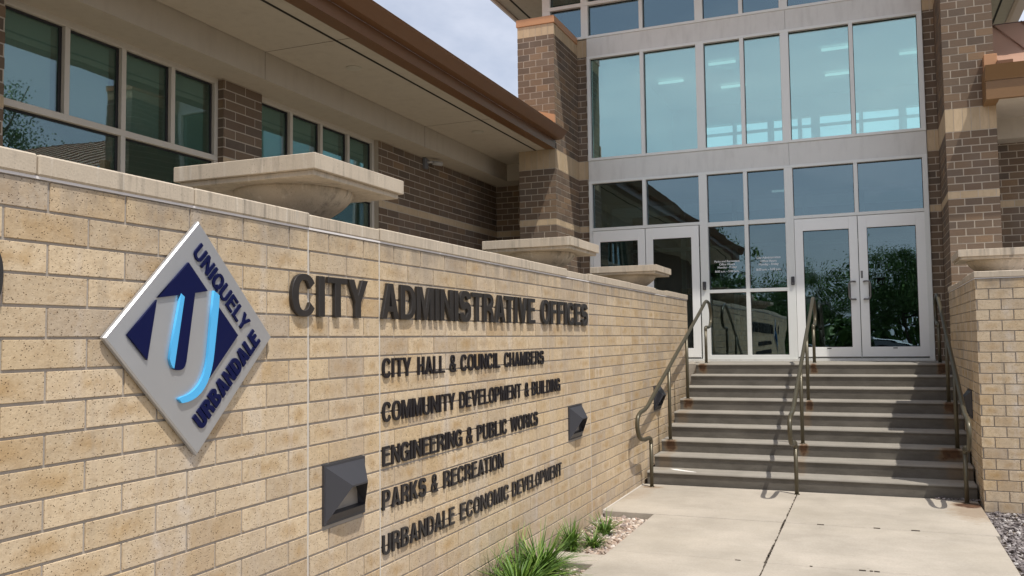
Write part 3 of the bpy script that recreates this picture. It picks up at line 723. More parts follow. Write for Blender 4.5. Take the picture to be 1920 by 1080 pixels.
# =================================================================== HANDRAILS
def crom(P,n=8):
    out=[]; P=[P[0]]+P+[P[-1]]
    for i in range(1,len(P)-2):
        for k in range(n):
            t=k/n; q=[]
            for d in range(len(P[0])):
                a,b,c,e=P[i-1][d],P[i][d],P[i+1][d],P[i+2][d]
                q.append(.5*((2*b)+(-a+c)*t+(2*a-5*b+4*c-e)*t*t+(-a+3*b-3*c+e)*t**3))
            out.append(tuple(q))
    out.append(P[-2]); return out
def rail(k,label):
    t=thing('handrail',label,'handrail',(railx(k,9.95),9.95,0),'olive metal handrails on the steps')
    low=[(9.965,.50),(9.955,.535),(9.90,.560),(9.70,.565),(9.53,.595),(9.445,.675),(9.425,.76),(9.46,.835),(9.56,.875),(9.72,.893),(9.86,.925)]
    up=[(13.05,2.17),(13.18,2.215),(13.33,2.235),(13.50,2.205),(13.62,2.12),(13.655,2.02),(13.62,1.92),(13.52,1.862),(13.38,1.845),(13.22,1.845),(13.175,1.83),(13.165,1.79)]
    P=crom(low,5)+[(10.4,1.143),(11.5,1.573),(12.6,1.998)]+crom(up,5)
    m=MB(); m.tube([(railx(k,min(y,12.9)),y,z) for y,z in P],.0235,14); m.build('rail',RAILM,t)
    def zr(y): return .925+(y-9.86)*(2.17-.925)/(13.05-9.86)
    for y,z0,z1 in ((9.968,-.01,.505),(10.87,H0*3-.01,zr(10.87)),(11.87,H0*6-.01,zr(11.87)),(13.165 if k!=1 else 12.95,H0*9-.01,1.80)):
        if y>13 : pass
        x=railx(k,min(y,12.9)); yy=13.165 if y>12.5 else y
        m=MB(); m.tube([(x,yy,z0),(x,yy,z1)],.0215,14); m.build('post',RAILM,t)
        m=MB(); m.tube([(x,yy,z0+.009),(x,yy,z0+.016)],.03,14); m.build('post_collar',RAILM,t)
    return t
rail(0,'olive metal handrail with looped ends beside the sign wall, left of the steps')
rail(1,'olive metal handrail with looped ends in the middle of the steps')
rail(2,'olive metal handrail with looped ends along the right brick wall')

# =================================================================== ENTRANCE TOWER
YC,YF=12.95,14.17; XL0,XL1=-5.13,-4.508; XR0,XR1=1.02,1.63
tw=thing('entrance_tower','tall glass fronted entrance tower between two brown brick piers','building',(-1.75,YF,1.3))
def band_wall(face,plane,u0,u1,z0,z1,W,uo,solW,dep=.003,top=None):
    "brown courses with a soldier band 4.39-4.70 and a single band 3.49-3.59; every band a part"
    zob=3.49-40*.1
    def part(nm,mat,a,b,w_,h_,uo_,zo_,j_,half=True):
        m=MB(); bricks(m,face,plane,u0,u1,a,b,w_,h_,uo_,zo_,j_,dep,half=half); m.build(nm,mat,tw)
    part('brown_brickwork',BRN,z0,3.49,W,.1,uo,zob,.013); part('brown_brickwork',BRN,3.59,4.39,W,.1,uo,zob,.013)
    part('buff_band',BUFF,3.49,3.59,W,.1,uo+W*.27,zob,.010,False); part('buff_band',BUFF,4.39,4.70,solW,.31,u0,4.39,.007,False)
    part('brown_brickwork',BRN,4.70,top,W,.1045,uo,4.70-.1045*40,.013); part('buff_band',BUFF,top,z1,solW,z1-top,u0,top,.007,False)
def pier(x0,x1,inner,nm,zt,top):
    m=MB(); m.box(x0+.003,x1-.003,YC+.003,YF+.35,.7,zt); m.build('pier_core',BRNM,tw)
    band_wall('y-',YC,x0,x1,.7,zt,.2105,1.11-.2105 if x0>0 else -4.922-.2105*2,.104,top=top)
    band_wall('x+',x1,YC+.0062,YF,.7,zt,.30,YC+.1,.104,top=top); band_wall('x-',x0,YC+.0062,YF,.7,zt,.30,YC+.1,.104,top=top)
pier(XL0,XL1,'x+','l',6.73,6.545); pier(XR0,XR1,'x-','r',6.73,6.545)
for x0,x1 in ((XL0,XL1),(XR0,XR1)):
    m=MB(); m.box(x0-.015,x1+.015,YC-.015,YF-.03,6.732,6.85,bev=.004); m.build('copper_cap',COPPERL,tw)
# returns between pier and glazing
for a_,b2,uo_ in ((XL1+.002,-4.335,XL1-.05),(.865,XR0-.002,XR0-.155)):
    band_wall('y-',YF-.02,a_,b2,1.0,6.80,.2105,uo_,.104,top=6.5)
    bx('pier_core',BRNM,tw,a_,b2,YF-.017,YF+.1,.9,6.80)

V=[(-4.33,-4.275),(-3.409,-3.348),(-2.485,-2.355),(-1.785,-1.724),(-1.165,-1.038),(-.158,-.100),(.790,.860)]
yf0,yf1=YF-.05,YF+.09
def frame(name,rects,mat=ALU,y0=yf0,y1=yf1,parent=tw,bev=.003):
    m=MB()
    for (a,b,c,d) in rects: m.box(a,b,y0,y1,c,d,bev=bev)
    return m.build(name,mat,parent)
def pane(name,mat,x0,x1,z0,z1,y,parent,gask=True):
    m=MB(); m.box(x0-.004,x1+.004,y,y+.008,z0-.004,z1+.004); o=m.build(name,mat,parent)
    if gask:
        m=MB(); w=.010
        for q in ((x0,x1,z0,z0+w*.6),(x0,x1,z1-w,z1),(x0,x0+w*.7,z0+w*.6,z1-w),(x1-w*.7,x1,z0+w*.6,z1-w)): m.box(q[0],q[1],y-.012,y-.001,q[2],q[3])
        m.build('gasket',GASKET,parent)
    return o
# --- middle storey (z 4.70..6.495) : frame with glass as sub-parts
def storey(zb0,zb1,zt0,zt1,V,glass,name='window_frame'):
    rects=[(V[0][0],V[-1][1],zb0,zb1),(V[0][0],V[-1][1],zt0,zt1)]+[(a,b,zb1-.0,zt0) for a,b in V]
    fr=frame(name,rects)
    for i in range(len(V)-1): pane('pane',glass,V[i][1],V[i+1][0],zb1,zt0,YF+.03,fr)
    return fr
storey(4.700,4.742,6.452,6.495,V,GLM)
# metal panel bands
def panels(z0,z1,xs):
    for a,b in zip(xs,xs[1:]): bx('metal_panel',ALUP,tw,a+.002,b-.002,YF-.035,YF+.09,z0,z1)
panels(4.350,4.697,[-4.33,-1.08,.86]); panels(6.498,6.812,[-4.33,-1.08,.86])
# clerestory
VC=[(-5.12,-4.975),(-4.42,-4.295)]+V[1:6]+[(.79,.93),(1.485,1.63)]
storey(6.815,6.857,7.388,7.392,VC,GLL); storey(7.392,7.450,7.93,7.998,VC,GLL)
for x in (-5.12,1.62):   # side glazing of the clerestory
    m=MB()
    for yy in (14.27,15.6,17.0,18.4,19.9): m.box(x-.05 if x>0 else x,x if x>0 else x+.05,yy,yy+.07,6.815,7.998)
    for a,b in ((6.815,6.86),(7.392,7.45),(7.93,7.998)): m.box(x-.048 if x>0 else x+.002,x-.002 if x>0 else x+.048,14.27,19.97,a,b)
    fr=m.build('window_frame',ALU,tw); bx('pane',GLL,fr,x-.03 if x>0 else x+.02,x-.02 if x>0 else x+.03,14.3,19.9,6.82,7.99)
# --- ground floor: transom lights, centre lights and doors
VL=V
rects=[(V[0][0],V[-1][1],4.303,4.347)]+[(a,b,1.352 if i in(2,3,4) else 1.352,4.303) for i,(a,b) in enumerate(V) if i not in(1,5)]
rects+=[(V[1][0],V[1][1],3.548,4.303),(V[5][0],V[5][1],3.548,4.303),(V[0][1],V[2][0],3.500,3.548),(V[4][1],V[6][0],3.500,3.548)]
rects+=[(V[2][1],V[3][0],3.460,3.528),(V[3][1],V[4][0],3.460,3.528),(V[2][1],V[3][0],2.394,2.447),(V[3][1],V[4][0],2.394,2.447)]
rects+=[(V[0][0],V[-1][1],1.312,1.3515)]+[(V[2][1],V[3][0],1.352,1.410),(V[3][1],V[4][0],1.352,1.410)]
fr=frame('window_frame',rects)
for i in (0,1,4,5): pane('pane',GLL,V[i][1],V[i+1][0],3.548,4.303,YF+.03,fr)
ctr=[]
for i in (2,3):
    pane('pane',GLL,V[i][1],V[i+1][0],3.528,4.303,YF+.03,fr); ctr.append(pane('pane',GLD,V[i][1],V[i+1][0],2.447,3.460,YF+.03,fr)); pane('pane',GLD,V[i][1],V[i+1][0],1.41,2.394,YF+.03,fr)
# doors
def door(x0,x1,hinge,label=None):
    z0,z1=1.362,3.493; st=.122; a,b=YF-.045,YF+.005
    m=MB(); m.box(x0,x0+st,a,b,z0,z1,bev=.003); m.box(x1-st,x1,a,b,z0,z1,bev=.003)
    m.box(x0+st,x1-st,a,b,z1-.185,z1,bev=.003); m.box(x0+st,x1-st,a,b,z0,z0+.16,bev=.003)
    d=m.build('door',DOORM,tw)
    pane('pane',GLD,x0+st,x1-st,z0+.16,z1-.185,YF-.02,d)
    xh=x1-.055 if hinge=='l' else x0+.055
    s_=-1 if hinge=='l' else 1
    P=[(xh,a,2.43),(xh,a-.05,2.44),(xh-0*s_,a-.062,2.44),(xh,a-.062,2.44)]
    xo=xh+s_*.085
    m=MB(); m.tube(crom([(xh,a+.002,2.50),(xh+s_*.012,a-.045,2.50),(xh+s_*.055,a-.058,2.50),(xo,a-.058,2.47),(xo+s_*.004,a-.058,2.36),(xo,a-.058,2.265),(xh+s_*.055,a-.058,2.235),(xh+s_*.012,a-.045,2.235),(xh,a+.002,2.235)],5),.0135,10)
    m.build('pull_handle',CHROME,d)
    xm=(x0+x1)/2
    m=MB(); m.box(xm-.03,xm+.03,a-.003,a+.004,z0+.135,z0+.147); m.build('bottom_label',GASKET,d)
    m=MB(); m.box(x0+.004,x1-.004,a-.003,a-.0005,z0+.0,z0+.016); m.build('kick_strip',CHROME,d)
    return d
g2=.006
door(V[0][1]+.004,(V[1][0]+V[1][1])/2-g2,'l'); door((V[1][0]+V[1][1])/2+g2,V[2][0]-.02,'r')
d3=door(V[4][1]+.004,-.131,'l'); d4=door(-.122,V[6][0]+.0,'r')
m=MB(); m.box(-.105,-.075,YF-.052,YF-.044,2.55,2.66,bev=.003); m.tube([(-.09,YF-.05,2.635),(-.09,YF-.062,2.635)],.011,10); m.build('lock_plate',CHROME,d4)
m=MB(); m.box(-4.33,.86,YF-.06,YF-.02,1.3125,1.349); m.build('threshold',ALUP,tw)
# card readers
for x,z,lb in ((-2.425,2.515,'small black card reader on the mullion right of the left doors'),(-1.075,2.545,'small black card reader on the mullion left of the right doors')):
    t=thing('card_reader',lb,'card reader',(x,YF-.05,z),'card readers on the door mullions'); m=MB(); m.box(x-.028,x+.022,YF-.078,YF-.051,z-.065,z+.065,bev=.006); m.build('housing',FIXT,t)
    m=MB(); m.box(x-.012,x+.006,YF-.080,YF-.0782,z-.045,z-.03); m.build('indicator',CHROME,t)
# window decals
def decal(rows,cx,z,parent,h=.040,gapx=.05):
    for i,r_ in enumerate(rows):
        if not r_: continue
        cu=bpy.data.curves.new('t','FONT'); cu.body=r_; cu.size=h*1.35; cu.align_x='CENTER'; cu.offset=.0008
        ob=bpy.data.objects.new('t',cu); COL.objects.link(ob); dg=bpy.context.evaluated_depsgraph_get()
        me=bpy.data.meshes.new_from_object(ob.evaluated_get(dg)); bpy.data.objects.remove(ob)
        for v in me.vertices: v.co=(cx+v.co.x,YF+.0255-.0,z-i*gapx+v.co.y)
        me.materials.clear(); me.materials.append(DECAL); o=bpy.data.objects.new('office_hours_text',me); COL.objects.link(o); attach(o,parent)
decal(['Parks and Recreation','Office Hours','Monday - Friday'],-2.08,2.885,fr,.034,.048); decal(['8:00 a.m. - 5:00 p.m.'],-2.08,2.725,fr,.034)
decal(['City Administration','Office Hours','Monday - Friday'],-1.44,2.915,fr,.034,.052); decal(['8:00 a.m. - 5:00 p.m.'],-1.44,2.73,fr,.034)
# paper notices behind the glass
m=MB(); m.face([(-1.37,YF+.06,2.56),(-1.19,YF+.06,2.56),(-1.19,YF+.06,2.68),(-1.37,YF+.06,2.68)]); m.face([(-1.30,YF+.06,2.40),(-1.18,YF+.06,2.40),(-1.18,YF+.06,2.52),(-1.30,YF+.06,2.52)])
tag(m.build('paper_notice',simple('pale_paper',(.5,.62,.58),.8)),'pale paper notices taped inside the glass beside the right doors','notice')

# tower roof, soffit
m=MB(); zs=8.0
m.box(-6.22,2.74,12.75,24.5,zs,zs+.12); m.build('soffit',SOFF,tw)
m=MB(); m.box(-6.01,-5.97,12.95,24.3,zs-.004,zs-.001); m.box(2.49,2.53,12.95,24.3,zs-.004,zs-.001); m.box(-5.97,2.49,12.95,12.99,zs-.004,zs-.001); m.build('groove_shade',GROOVE,tw)  # flat near-black strips, the shade of the soffit groove put in as colour
SAL=simple('pale_bronze_fascia',(.50,.37,.29),.5,0,.4,.05)
m=MB()
for sg,xe in ((-1,-6.22),(1,2.74)):
    pr=[(xe,zs-.03),(xe+sg*.05,zs-.03),(xe+sg*.05,zs+.10),(xe+sg*.14,zs+.12),(xe+sg*.36,zs+.24),(xe+sg*.36,zs+.27),(xe-sg*.02,zs+.27)]
    m.prism(pr,'y',12.55,24.7)
pr=[(12.75,zs-.03),(12.70,zs-.03),(12.70,zs+.10),(12.61,zs+.12),(12.55,zs+.24),(12.55,zs+.268),(12.78,zs+.268)]
m.prism(pr,'x',-6.2,2.72); m.build('fascia',SAL,tw,fixn=True)
m=MB(); A=[(-6.4,12.7,zs+.26),(2.9,12.7,zs+.26),(2.9,24.6,zs+.26),(-6.4,24.6,zs+.26)]; r0,r1=(-1.75,17.2,10.2),(-1.75,20.,10.2)
m.face([A[0],A[1],r0]); m.face([A[1],A[2],r1,r0]); m.face([A[2],A[3],r1]); m.face([A[3],A[0],r0,r1]); m.build('roof',ROOFM,tw)

# interior of the hall
m=MB(); m.box(-5.0,-4.9,14.9,24,1.0,7.98); m.box(1.5,1.6,14.35,24,1.0,6.8)
# back wall with high windows
m.box(-5,1.6,24,24.2,1,5.9); m.box(-5,1.6,24,24.2,7.45,8.0)
for x,w_ in ((-5.0,.9),(-3.27,.10),(-2.36,.16),(-1.59,.10),(-1.26,.22),(-.09,.10),(.85,.18),(1.5,.1)): m.box(x,x+w_,24.0,24.12,5.9,7.45)
for z in (7.16,): m.box(-5,1.6,24.02,24.1,z,z+.07)
m.build('interior_wall',WHITEI,tw)
m=MB(); m.box(-5.1,1.62,14.40,24.,7.985,7.998); m.build('ceiling',WHITEI,tw)
m=MB(); m.box(-4.9,1.5,14.30,23.99,1.15,1.302); m.box(-4.9,1.5,14.30,17.4,4.42,4.60); m.build('interior_floor',GREENI,tw)
# vestibule screen
m=MB()
for x in (-4.9,-3.4,-2.4,-1.1,-.1,.9,1.4): m.box(x,x+.08,17.2,17.28,1.31,4.41)
for z in (1.31,3.4,4.33): m.box(-4.9,1.48,17.205,17.275,z,z+.07)
m.build('vestibule_screen',simple('screen_green',(.45,.52,.47),.6),tw)
m=MB(); m.box(-4.9,-3.7,19.3,19.5,1.31,4.4); m.box(-2.2,.2,19.3,19.5,1.31,4.4); m.box(-4.89,1.49,23.7,23.8,1.31,5); m.build('interior_partition',DARKI,tw)
for (x,y) in ((-2.92,20.),(-2.95,22.),(-.49,20.),(-.5,22.),(-4.3,21.),(1.1,21.)):
    m=MB(); m.box(x-.30,x+.30,y-.05,y+.05,7.90,7.94); m.build('ceiling_light',LAMPE,tw)

# =================================================================== OFFICE WING (left)
XB=-6.05; ZH=4.41; ZS=4.70
ow=thing('office_wing','single storey brown brick office wing with deep bronze eave, left of the tower','building',(XB,5,0))
groups=[(1.58,4.03),(4.64,7.09),(7.70,10.15)]
piers=[(-6,1.58),(4.03,4.64),(7.09,7.70),(10.15,14.17)]
mb,mf,mm=MB(),MB(),MB()
zob=3.49-40*.1
for a,b in piers:
    mm=MB(); mm.box(XB-.30,XB-.003,a+.003,b-.003,0,4.45); mm.build('mortar',BRNM,ow); mb,mf=MB(),MB()
    if b<3: mb.box(XB-.0025,XB,a,b,.5,4.41,r=.3); mb.build('brown_brickwork',BRN,ow); continue
    for z0,z1 in ((2.2,3.5),(3.60,4.41)):
        mt=MB(); bricks(mt,'x+',XB,a,b,z0,z1,.311,.1,10.54-.311*30,3.5-.1*20,.013,.003); mt.build('brown_brickwork',BRN,ow)
    bricks(mf,'x+',XB,a,b,3.5,3.60,.311,.1,10.54-.311*30+.1,3.5-.1*20,.013,.003,half=False)
    # reveals
    for yy,sg in ((a,-1),(b,1)):
        if sg>0 and b>14: continue
        if sg<0: bricks(mb,'y-',a-.0006,XB-.14,XB-.0062,2.2,4.41,.3,.1,XB-.3,3.5-.1*20,.013,.003)
    if b<14: mb.build('brown_brickwork',BRN,ow)
    mf.build('buff_band',BUFF,ow)
mb,mf,mt=MB(),MB(),MB()
# facing wall at the end, left of the tower pier
bricks(mb,'y-',YF,XB+.001,XL0-.001,1.3,3.5,.2105,.1,XB,3.5-.1*20,.013,.003); bricks(mt,'y-',YF,XB+.001,XL0-.001,3.6,4.41,.2105,.1,XB,3.5-.1*20,.013,.003)
bricks(mf,'y-',YF,XB+.001,XL0-.001,3.5,3.6,.2105,.1,XB+.05,3.5-.1*20,.013,.003,half=False)
mb.build('brown_brickwork',BRN,ow); mt.build('brown_brickwork',BRN,ow); mf.build('buff_band',BUFF,ow)
bx('mortar',BRNM,ow,XB-.2,XL0+.01,YF+.003,YF+.3,0,4.6)
bx('lower_wall',GREENI,ow,XB-.28,XB-.02,-6,10.15,.0,2.62)
XG=XB-.105
for gi,(a,b) in enumerate(groups):
    n=4; w=(b-a-.05)/n; mu=.052
    ys=[a+.025+i*w for i in range(n+1)]
    rects=[]
    rects+=[(a,b,4.352,ZH+.03)]+[(a,b,3.555,3.612)]+[(a,b,2.60,2.66)]
    m=MB()
    for (u0,u1,z0,z1) in rects: m.box(XG-.05,XG+.035,u0,u1,z0,z1,bev=.003)
    for i,yy in enumerate(ys):
        y0=a if i==0 else (b-.05 if i==n else yy-mu/2); y1=y0+(.05 if i in(0,n) else mu)
        m.box(XG-.05,XG+.035,y0,y1,3.612,4.352,bev=.003)
        if i%2==0: m.box(XG-.05,XG+.035,y0,y1,2.66,3.555,bev=.003)
    fr=m.build('window_frame',CREAM,ow)
    for i in range(n):
        m=MB(); m.box(XG-.022,XG-.014,ys[i]+.02,ys[i+1]-.02,3.60,4.36); m.build('pane',GLW,fr)
        m=MB()
        y0,y1=ys[i]+mu/2,ys[i+1]-mu/2
        for q in ((y0,y0+.008,3.612,4.352),(y1-.030,y1,3.612,4.352)): m.box(XG-.013,XG-.004,*q)
        m.box(XG-.013,XG-.004,y0+.008,y1-.030,4.330,4.352); m.build('gasket',GASKET,fr)
        # venetian blind
        m=MB(); z=4.34; k=0; drop=3.62
        while z>drop:
            m.face([(XG-.066,y0+.03,z),(XG-.066,y1-.05,z),(XG-.080,y1-.05,z-.019),(XG-.080,y0+.03,z-.019)]); z-=.0215
        m.build('blind',BLIND,fr)
    for i in (0,2):
        y0,y1=ys[i]+.02,ys[i+2]-.02
        m=MB(); m.box(XG-.022,XG-.014,y0,y1,2.65,3.565); m.build('pane',GLW,fr)
        m=MB(); m.box(XG-.013,XG-.004,y1-.035,y1-.005,2.66,3.555); m.box(XG-.013,XG-.004,y0+.01,y1-.035,3.535,3.555); m.build('gasket',GASKET,fr)
# office interior
m=MB(); m.box(-10,-9.9,-2,14,2.0,4.4); m.box(-9.9,-6.4,-2,14,2.0,2.1); m.box(-9.9,-6.4,4.3,4.36,2.1,4.4); m.box(-9.9,-6.4,7.35,7.41,2.1,4.4); m.box(-9.9,-6.4,10.6,10.66,2.1,4.4)
m.build('interior_wall',simple('office_paint',(.42,.47,.42),.8),ow)
bx('interior_ceiling',simple('office_ceiling',(.6,.62,.58),.8),ow,-10,-6.37,-2,14,4.455,4.50)
bx('ceiling_light',LAMPE,tw,-1.62,-1.28,16.9,16.96,4.385,4.415)
for y in (5.0,8.9,12.): bx('ceiling_light',m_emit('office_fill_tube',(1,1,.93),9.),ow,-7.9,-7.84,y-.6,y+.6,4.40,4.43)  # tubes added inside the unlit offices to brighten the blinds
# bulkhead, soffit, fascia, gutter
bx('bulkhead',SOFF,ow,XB-.30,-5.70,-6,YF-.003,ZH,ZS+.1); bx('bulkhead',SOFF,ow,-5.698,XL0-.004,13.82,YF-.004,ZH+.002,ZS+.1)
m=MB()
m.box(-5.69,-4.53,-6,7.30,ZS,ZS+.06); m.box(-5.69,-4.53,7.304,YC-.001,ZS,ZS+.06); m.box(-5.69,XL0-.003,YC-.001,13.82,ZS,ZS+.0595); m.build('soffit',SOFF,ow)
bx('groove_shade',GROOVE,ow,-4.855,-4.825,-6,YC-.003,ZS-.004,ZS-.0005)  # dark strip below the eave soffit, coloured as the groove's shade
for yy in (7.302,10.81): 
    bx('control_joint',simple('joint_shadow',(.16,.13,.10),.9),ow,-5.6995,-5.6988,yy-.003,yy+.003,ZH+.001,ZS-.001)
    bx('control_joint',MATS.setdefault('js',simple('joint_shadow',(.16,.13,.10),.9)),ow,-5.695,-4.66,yy-.003,yy+.003,ZS-.0025,ZS-.0005)
ye=12.93
m=MB(); fas=[(-4.66,ZS-.008),(-4.50,ZS-.008),(-4.50,4.828),(-4.53,4.828),(-4.53,ZS+.06),(-4.66,ZS+.06)]; m.prism(fas,'y',-6,ye); m.build('fascia',COPPER,ow,fixn=True)
m=MB(); gut=[(-4.499,4.830),(-4.40,4.830),(-4.37,4.86),(-4.315,4.925),(-4.30,4.955),(-4.312,4.965),(-4.34,4.958),(-4.499,4.95)]; m.prism(gut,'y',-6,ye+.01); m.build('gutter',COPPER,ow,fixn=True)
m=MB(); m.face([(-4.42,-6,4.962),(-4.42,ye,4.962),(-12.,ye,7.9),(-12.,-6,7.9)]); m.box(-12,-4.6,-6,ye-.3,4.77,4.80); m.build('roof',ROOFM,ow)
m=MB(); m.prism([(-4.495,4.94),(-4.495,5.235),(-4.80,5.32),(-4.9,5.15),(-4.9,4.94)],'y',YC-.05,YC-.001); m.build('roof_flashing',COPPERL,ow,fixn=True)
for y in (8.13,11.42):
    m=MB(); m.lathe([(0,ZS-.012),(.07,ZS-.012),(.085,ZS-.008),(.088,ZS-.001),(0,ZS-.001)],-5.16,y,28); o=m.build('downlight',simple('downlight_white',(.5,.46,.38),.6),ow)
# flood light / camera on the wall
t=thing('security_camera','small grey security camera under the soffit on the brown brick wall','camera',(XB,11.46,4.33))
m=MB(); m.box(XB,XB+.05,11.40,11.50,4.24,4.40,bev=.008); m.build('mounting_box',simple('camera_grey',(.16,.16,.17),.5),t)
m=MB(); m.tube([(XB+.045,11.46,4.34),(XB+.09,11.50,4.345),(XB+.12,11.55,4.34)],.018,10); m.tube([(XB+.10,11.53,4.342),(XB+.19,11.66,4.335)],.034,12); m.build('camera_barrel',simple('camera_light',(.42,.40,.37),.5),t)

# =================================================================== RIGHT WING
rw=thing('right_wing','brown brick wing with golden bronze eave and metal roof, right of the tower','building',(2.5,YF,0))
mb,mf,mt=MB(),MB(),MB()
bricks(mb,'y-',YF,XR1+.001,9.,1.5,3.49,.2105,.1,1.7,zob,.013,.003); bricks(mt,'y-',YF,XR1+.001,9.,3.59,4.41,.2105,.1,1.7,zob,.013,.003)
bricks(mf,'y-',YF,XR1+.001,9.,3.49,3.59,.2105,.1,1.75,zob,.013,.003,half=False)
mb.build('brown_brickwork',BRN,rw); mt.build('brown_brickwork',BRN,rw); mf.build('buff_band',BUFF,rw)
bx('mortar',BRNM,rw,XR1+.001,9,YF+.003,YF+.3,.0,4.5)
bx('bulkhead',SOFF,rw,XR1+.003,9,13.83,YF-.003,4.41,4.76)
bx('soffit',SOFF,rw,XR1+.003,9,12.60,13.829,4.70,4.76)
EL=1.475
m=MB(); m.prism([(12.62,4.69),(12.555,4.69),(12.555,4.925),(12.60,4.925),(12.60,4.76),(12.62,4.76)],'x',EL,9); m.box(EL,XR1-.003,12.625,YC-.003,4.692,4.76); m.build('fascia',GOLD,rw,fixn=True)
m=MB(); m.prism([(12.60,4.928),(12.545,4.928),(12.535,4.945),(12.485,5.09),(12.475,5.115),(12.50,5.122),(12.60,5.11)],'x',EL-.005,9); m.build('gutter',GOLD,rw,fixn=True)
m=MB(); m.box(EL,EL+.045,12.602,YC-.003,4.762,5.10); m.build('eave_end',GOLD,rw)
sl=math.tan(R(24)); 
m=MB(); y0r=12.56; d=3.9
m.face([(EL+.16,y0r,5.125),(9,y0r,5.125),(9,y0r+d,5.125+d*sl),(EL+.16,y0r+d,5.125+d*sl)])
for x in [XR1+.02+.42*i for i in range(17)]:
    m.box(x,x+.02,y0r+.02,y0r+.03,5.12,5.15) if False else None
    m.face([(x,y0r,5.13),(x+.02,y0r,5.13),(x+.02,y0r+d,5.13+d*sl),(x,y0r+d,5.13+d*sl)]); m.face([(x,y0r,5.125),(x,y0r,5.15),(x,y0r+d,5.155+d*sl),(x,y0r+d,5.125+d*sl)])
m.build('roof',ROOFM,rw)
m=MB(); m.box(EL+.10,9,y0r+d,y0r+d+.15,5.0+d*sl,5.14+d*sl); m.build('roof_ridge',simple('ridge_dark',(.10,.06,.05),.6),rw)
m=MB(); m.box(1.495,1.648,12.80,YC-.002,5.13,5.345,bev=.004); m.build('roof_flashing',COPPERL,rw)
m=MB(); m.box(1.62,1.80,12.60,12.85,5.15,5.19); m.build('drip_edge',COPPER,rw)

# =================================================================== PLANTS
def lily(loc,n,h,spread,label):
    m=MB(); x,y,z=loc
    for i in range(int(n*1.9)):
        a=random.uniform(0,6.283); r0=random.uniform(0,spread*.22); bx_,by_=x+r0*math.cos(a),y+r0*math.sin(a)
        a2=a+random.uniform(-.7,.7); L=h*random.uniform(.55,1.15); lean=random.uniform(.25,1.15)*spread; w=random.uniform(.005,.0105)*(1.15 if h>.3 else .8); r=random.random()*(.75 if i%7 else 1.3); w*=.72
        pts=[]; droop=random.uniform(.5,1.6) if random.random()<.78 else random.uniform(0,.25)
        for k in range(9):
            t=k/8; out=lean*(t**1.6); zz=L*(t*(1.12)-droop*t*t*.62)
            X=bx_+math.cos(a2)*out; Y=by_+math.sin(a2)*out
            if X<XS+.015: X=XS+.02+random.uniform(0,.01)
            pts.append((X,Y,z+max(zz,.0)))
        px,py=-math.sin(a2),math.cos(a2)
        for k in range(8):
            w0=w*(1-(k/8)**2.2)+.0006; w1=w*(1-((k+1)/8)**2.2)+.0006
            A,B=pts[k],pts[k+1]
            mid0=(A[0],A[1],A[2]-w0*.5); mid1=(B[0],B[1],B[2]-w1*.5)
            m.face([(A[0]+px*w0,A[1]+py*w0,A[2]),mid0,mid1,(B[0]+px*w1,B[1]+py*w1,B[2])],r,smooth=True)
            m.face([mid0,(A[0]-px*w0,A[1]-py*w0,A[2]),(B[0]-px*w1,B[1]-py*w1,B[2]),mid1],r,smooth=True)
    o=m.build('daylily',LEAFG); tag(o,label,'plant','strappy green plants below the sign wall'); return o
lily((-2.28,5.66,-.07),170,.32,.46,'strappy green plant cut by the bottom edge, left of the large clump')
lily((-2.30,6.12,-.07),210,.34,.36,'largest strappy green clump in front of the concrete block')
lily((-2.36,7.02,-.07),130,.24,.17,'low dark green clump just behind the concrete block')
lily((-2.22,7.18,-.07),90,.17,.14,'short bushy green tuft between the low clump and the last plant')
lily((-2.26,7.66,-.07),80,.20,.17,'small yellow green tuft nearest the slab by the steps')

# =================================================================== SEEN ONLY AS REFLECTIONS: trees, cars, houses across the car park
def tree(loc,h,r_,n,label,seed):
    rnd=random.Random(seed); x,y,z=loc
    t=thing('tree',label,'tree',loc,'trees across the car park')
    m=MB(); m.tube([(x,y,z),(x+.05,y,z+h*.25),(x+.1,y+.1,z+h*.55),(x+.05,y,z+h*.85)],[h*.022,h*.017,h*.011,h*.004],10)
    ends=[]
    for i in range(26):
        a=rnd.uniform(0,6.283); z0=rnd.uniform(.22,.75)*h; L=r_*rnd.uniform(.5,1.)*(1.05-.5*abs(z0/h-.45))
        e=(x+math.cos(a)*L,y+math.sin(a)*L,z+z0+rnd.uniform(.12,.28)*h); mid=(x+math.cos(a)*L*.45,y+math.sin(a)*L*.45,z+z0+.07*h)
        m.tube([(x+.05,y,z+z0),mid,e],[h*.008,h*.005,h*.0015],6); ends+= [e,mid,((e[0]+mid[0])/2,(e[1]+mid[1])/2,(e[2]+mid[2])/2)]
    m.build('trunk',BARK,t)
    m=MB()
    cl=[(rnd.choice(ends)) for _ in range(70)]+[(x+rnd.gauss(0,r_*.3),y+rnd.gauss(0,r_*.3),z+h*rnd.uniform(.7,1.0)) for _ in range(14)]
    for c in cl:
        rr=rnd.uniform(.35,.9)*r_*.32
        for i in range(n//34):
            p=[c[k]+rnd.gauss(0,rr*.55) for k in range(3)]; s=rnd.uniform(.045,.10)*min(1,h/8)*(.75 if h>11 else 1)
            a=Vector((rnd.gauss(0,1),rnd.gauss(0,1),rnd.gauss(0,1))).normalized(); b=a.orthogonal().normalized()*s; d=a.cross(b).normalized()*s*.55; q=Vector(p)
            m.face([q-b,q-d,q+b,q+d],rnd.random())
    m.build('crown',LEAFT,t)
tree((17,20.5,-.1),12.,3.6,16000,'tall leafy tree seen reflected in the left office windows',3)
tree((-9,-27,-.1),8,3.2,7000,'leafy tree seen reflected in the left entrance door',5)
tree((2.2,-40,-.1),7.5,4.6,16000,'round leafy tree seen reflected in the right entrance doors',8)
tree((-4.5,-38,-.1),6.5,3.6,12000,'low leafy tree seen reflected in the middle entrance glass',9)
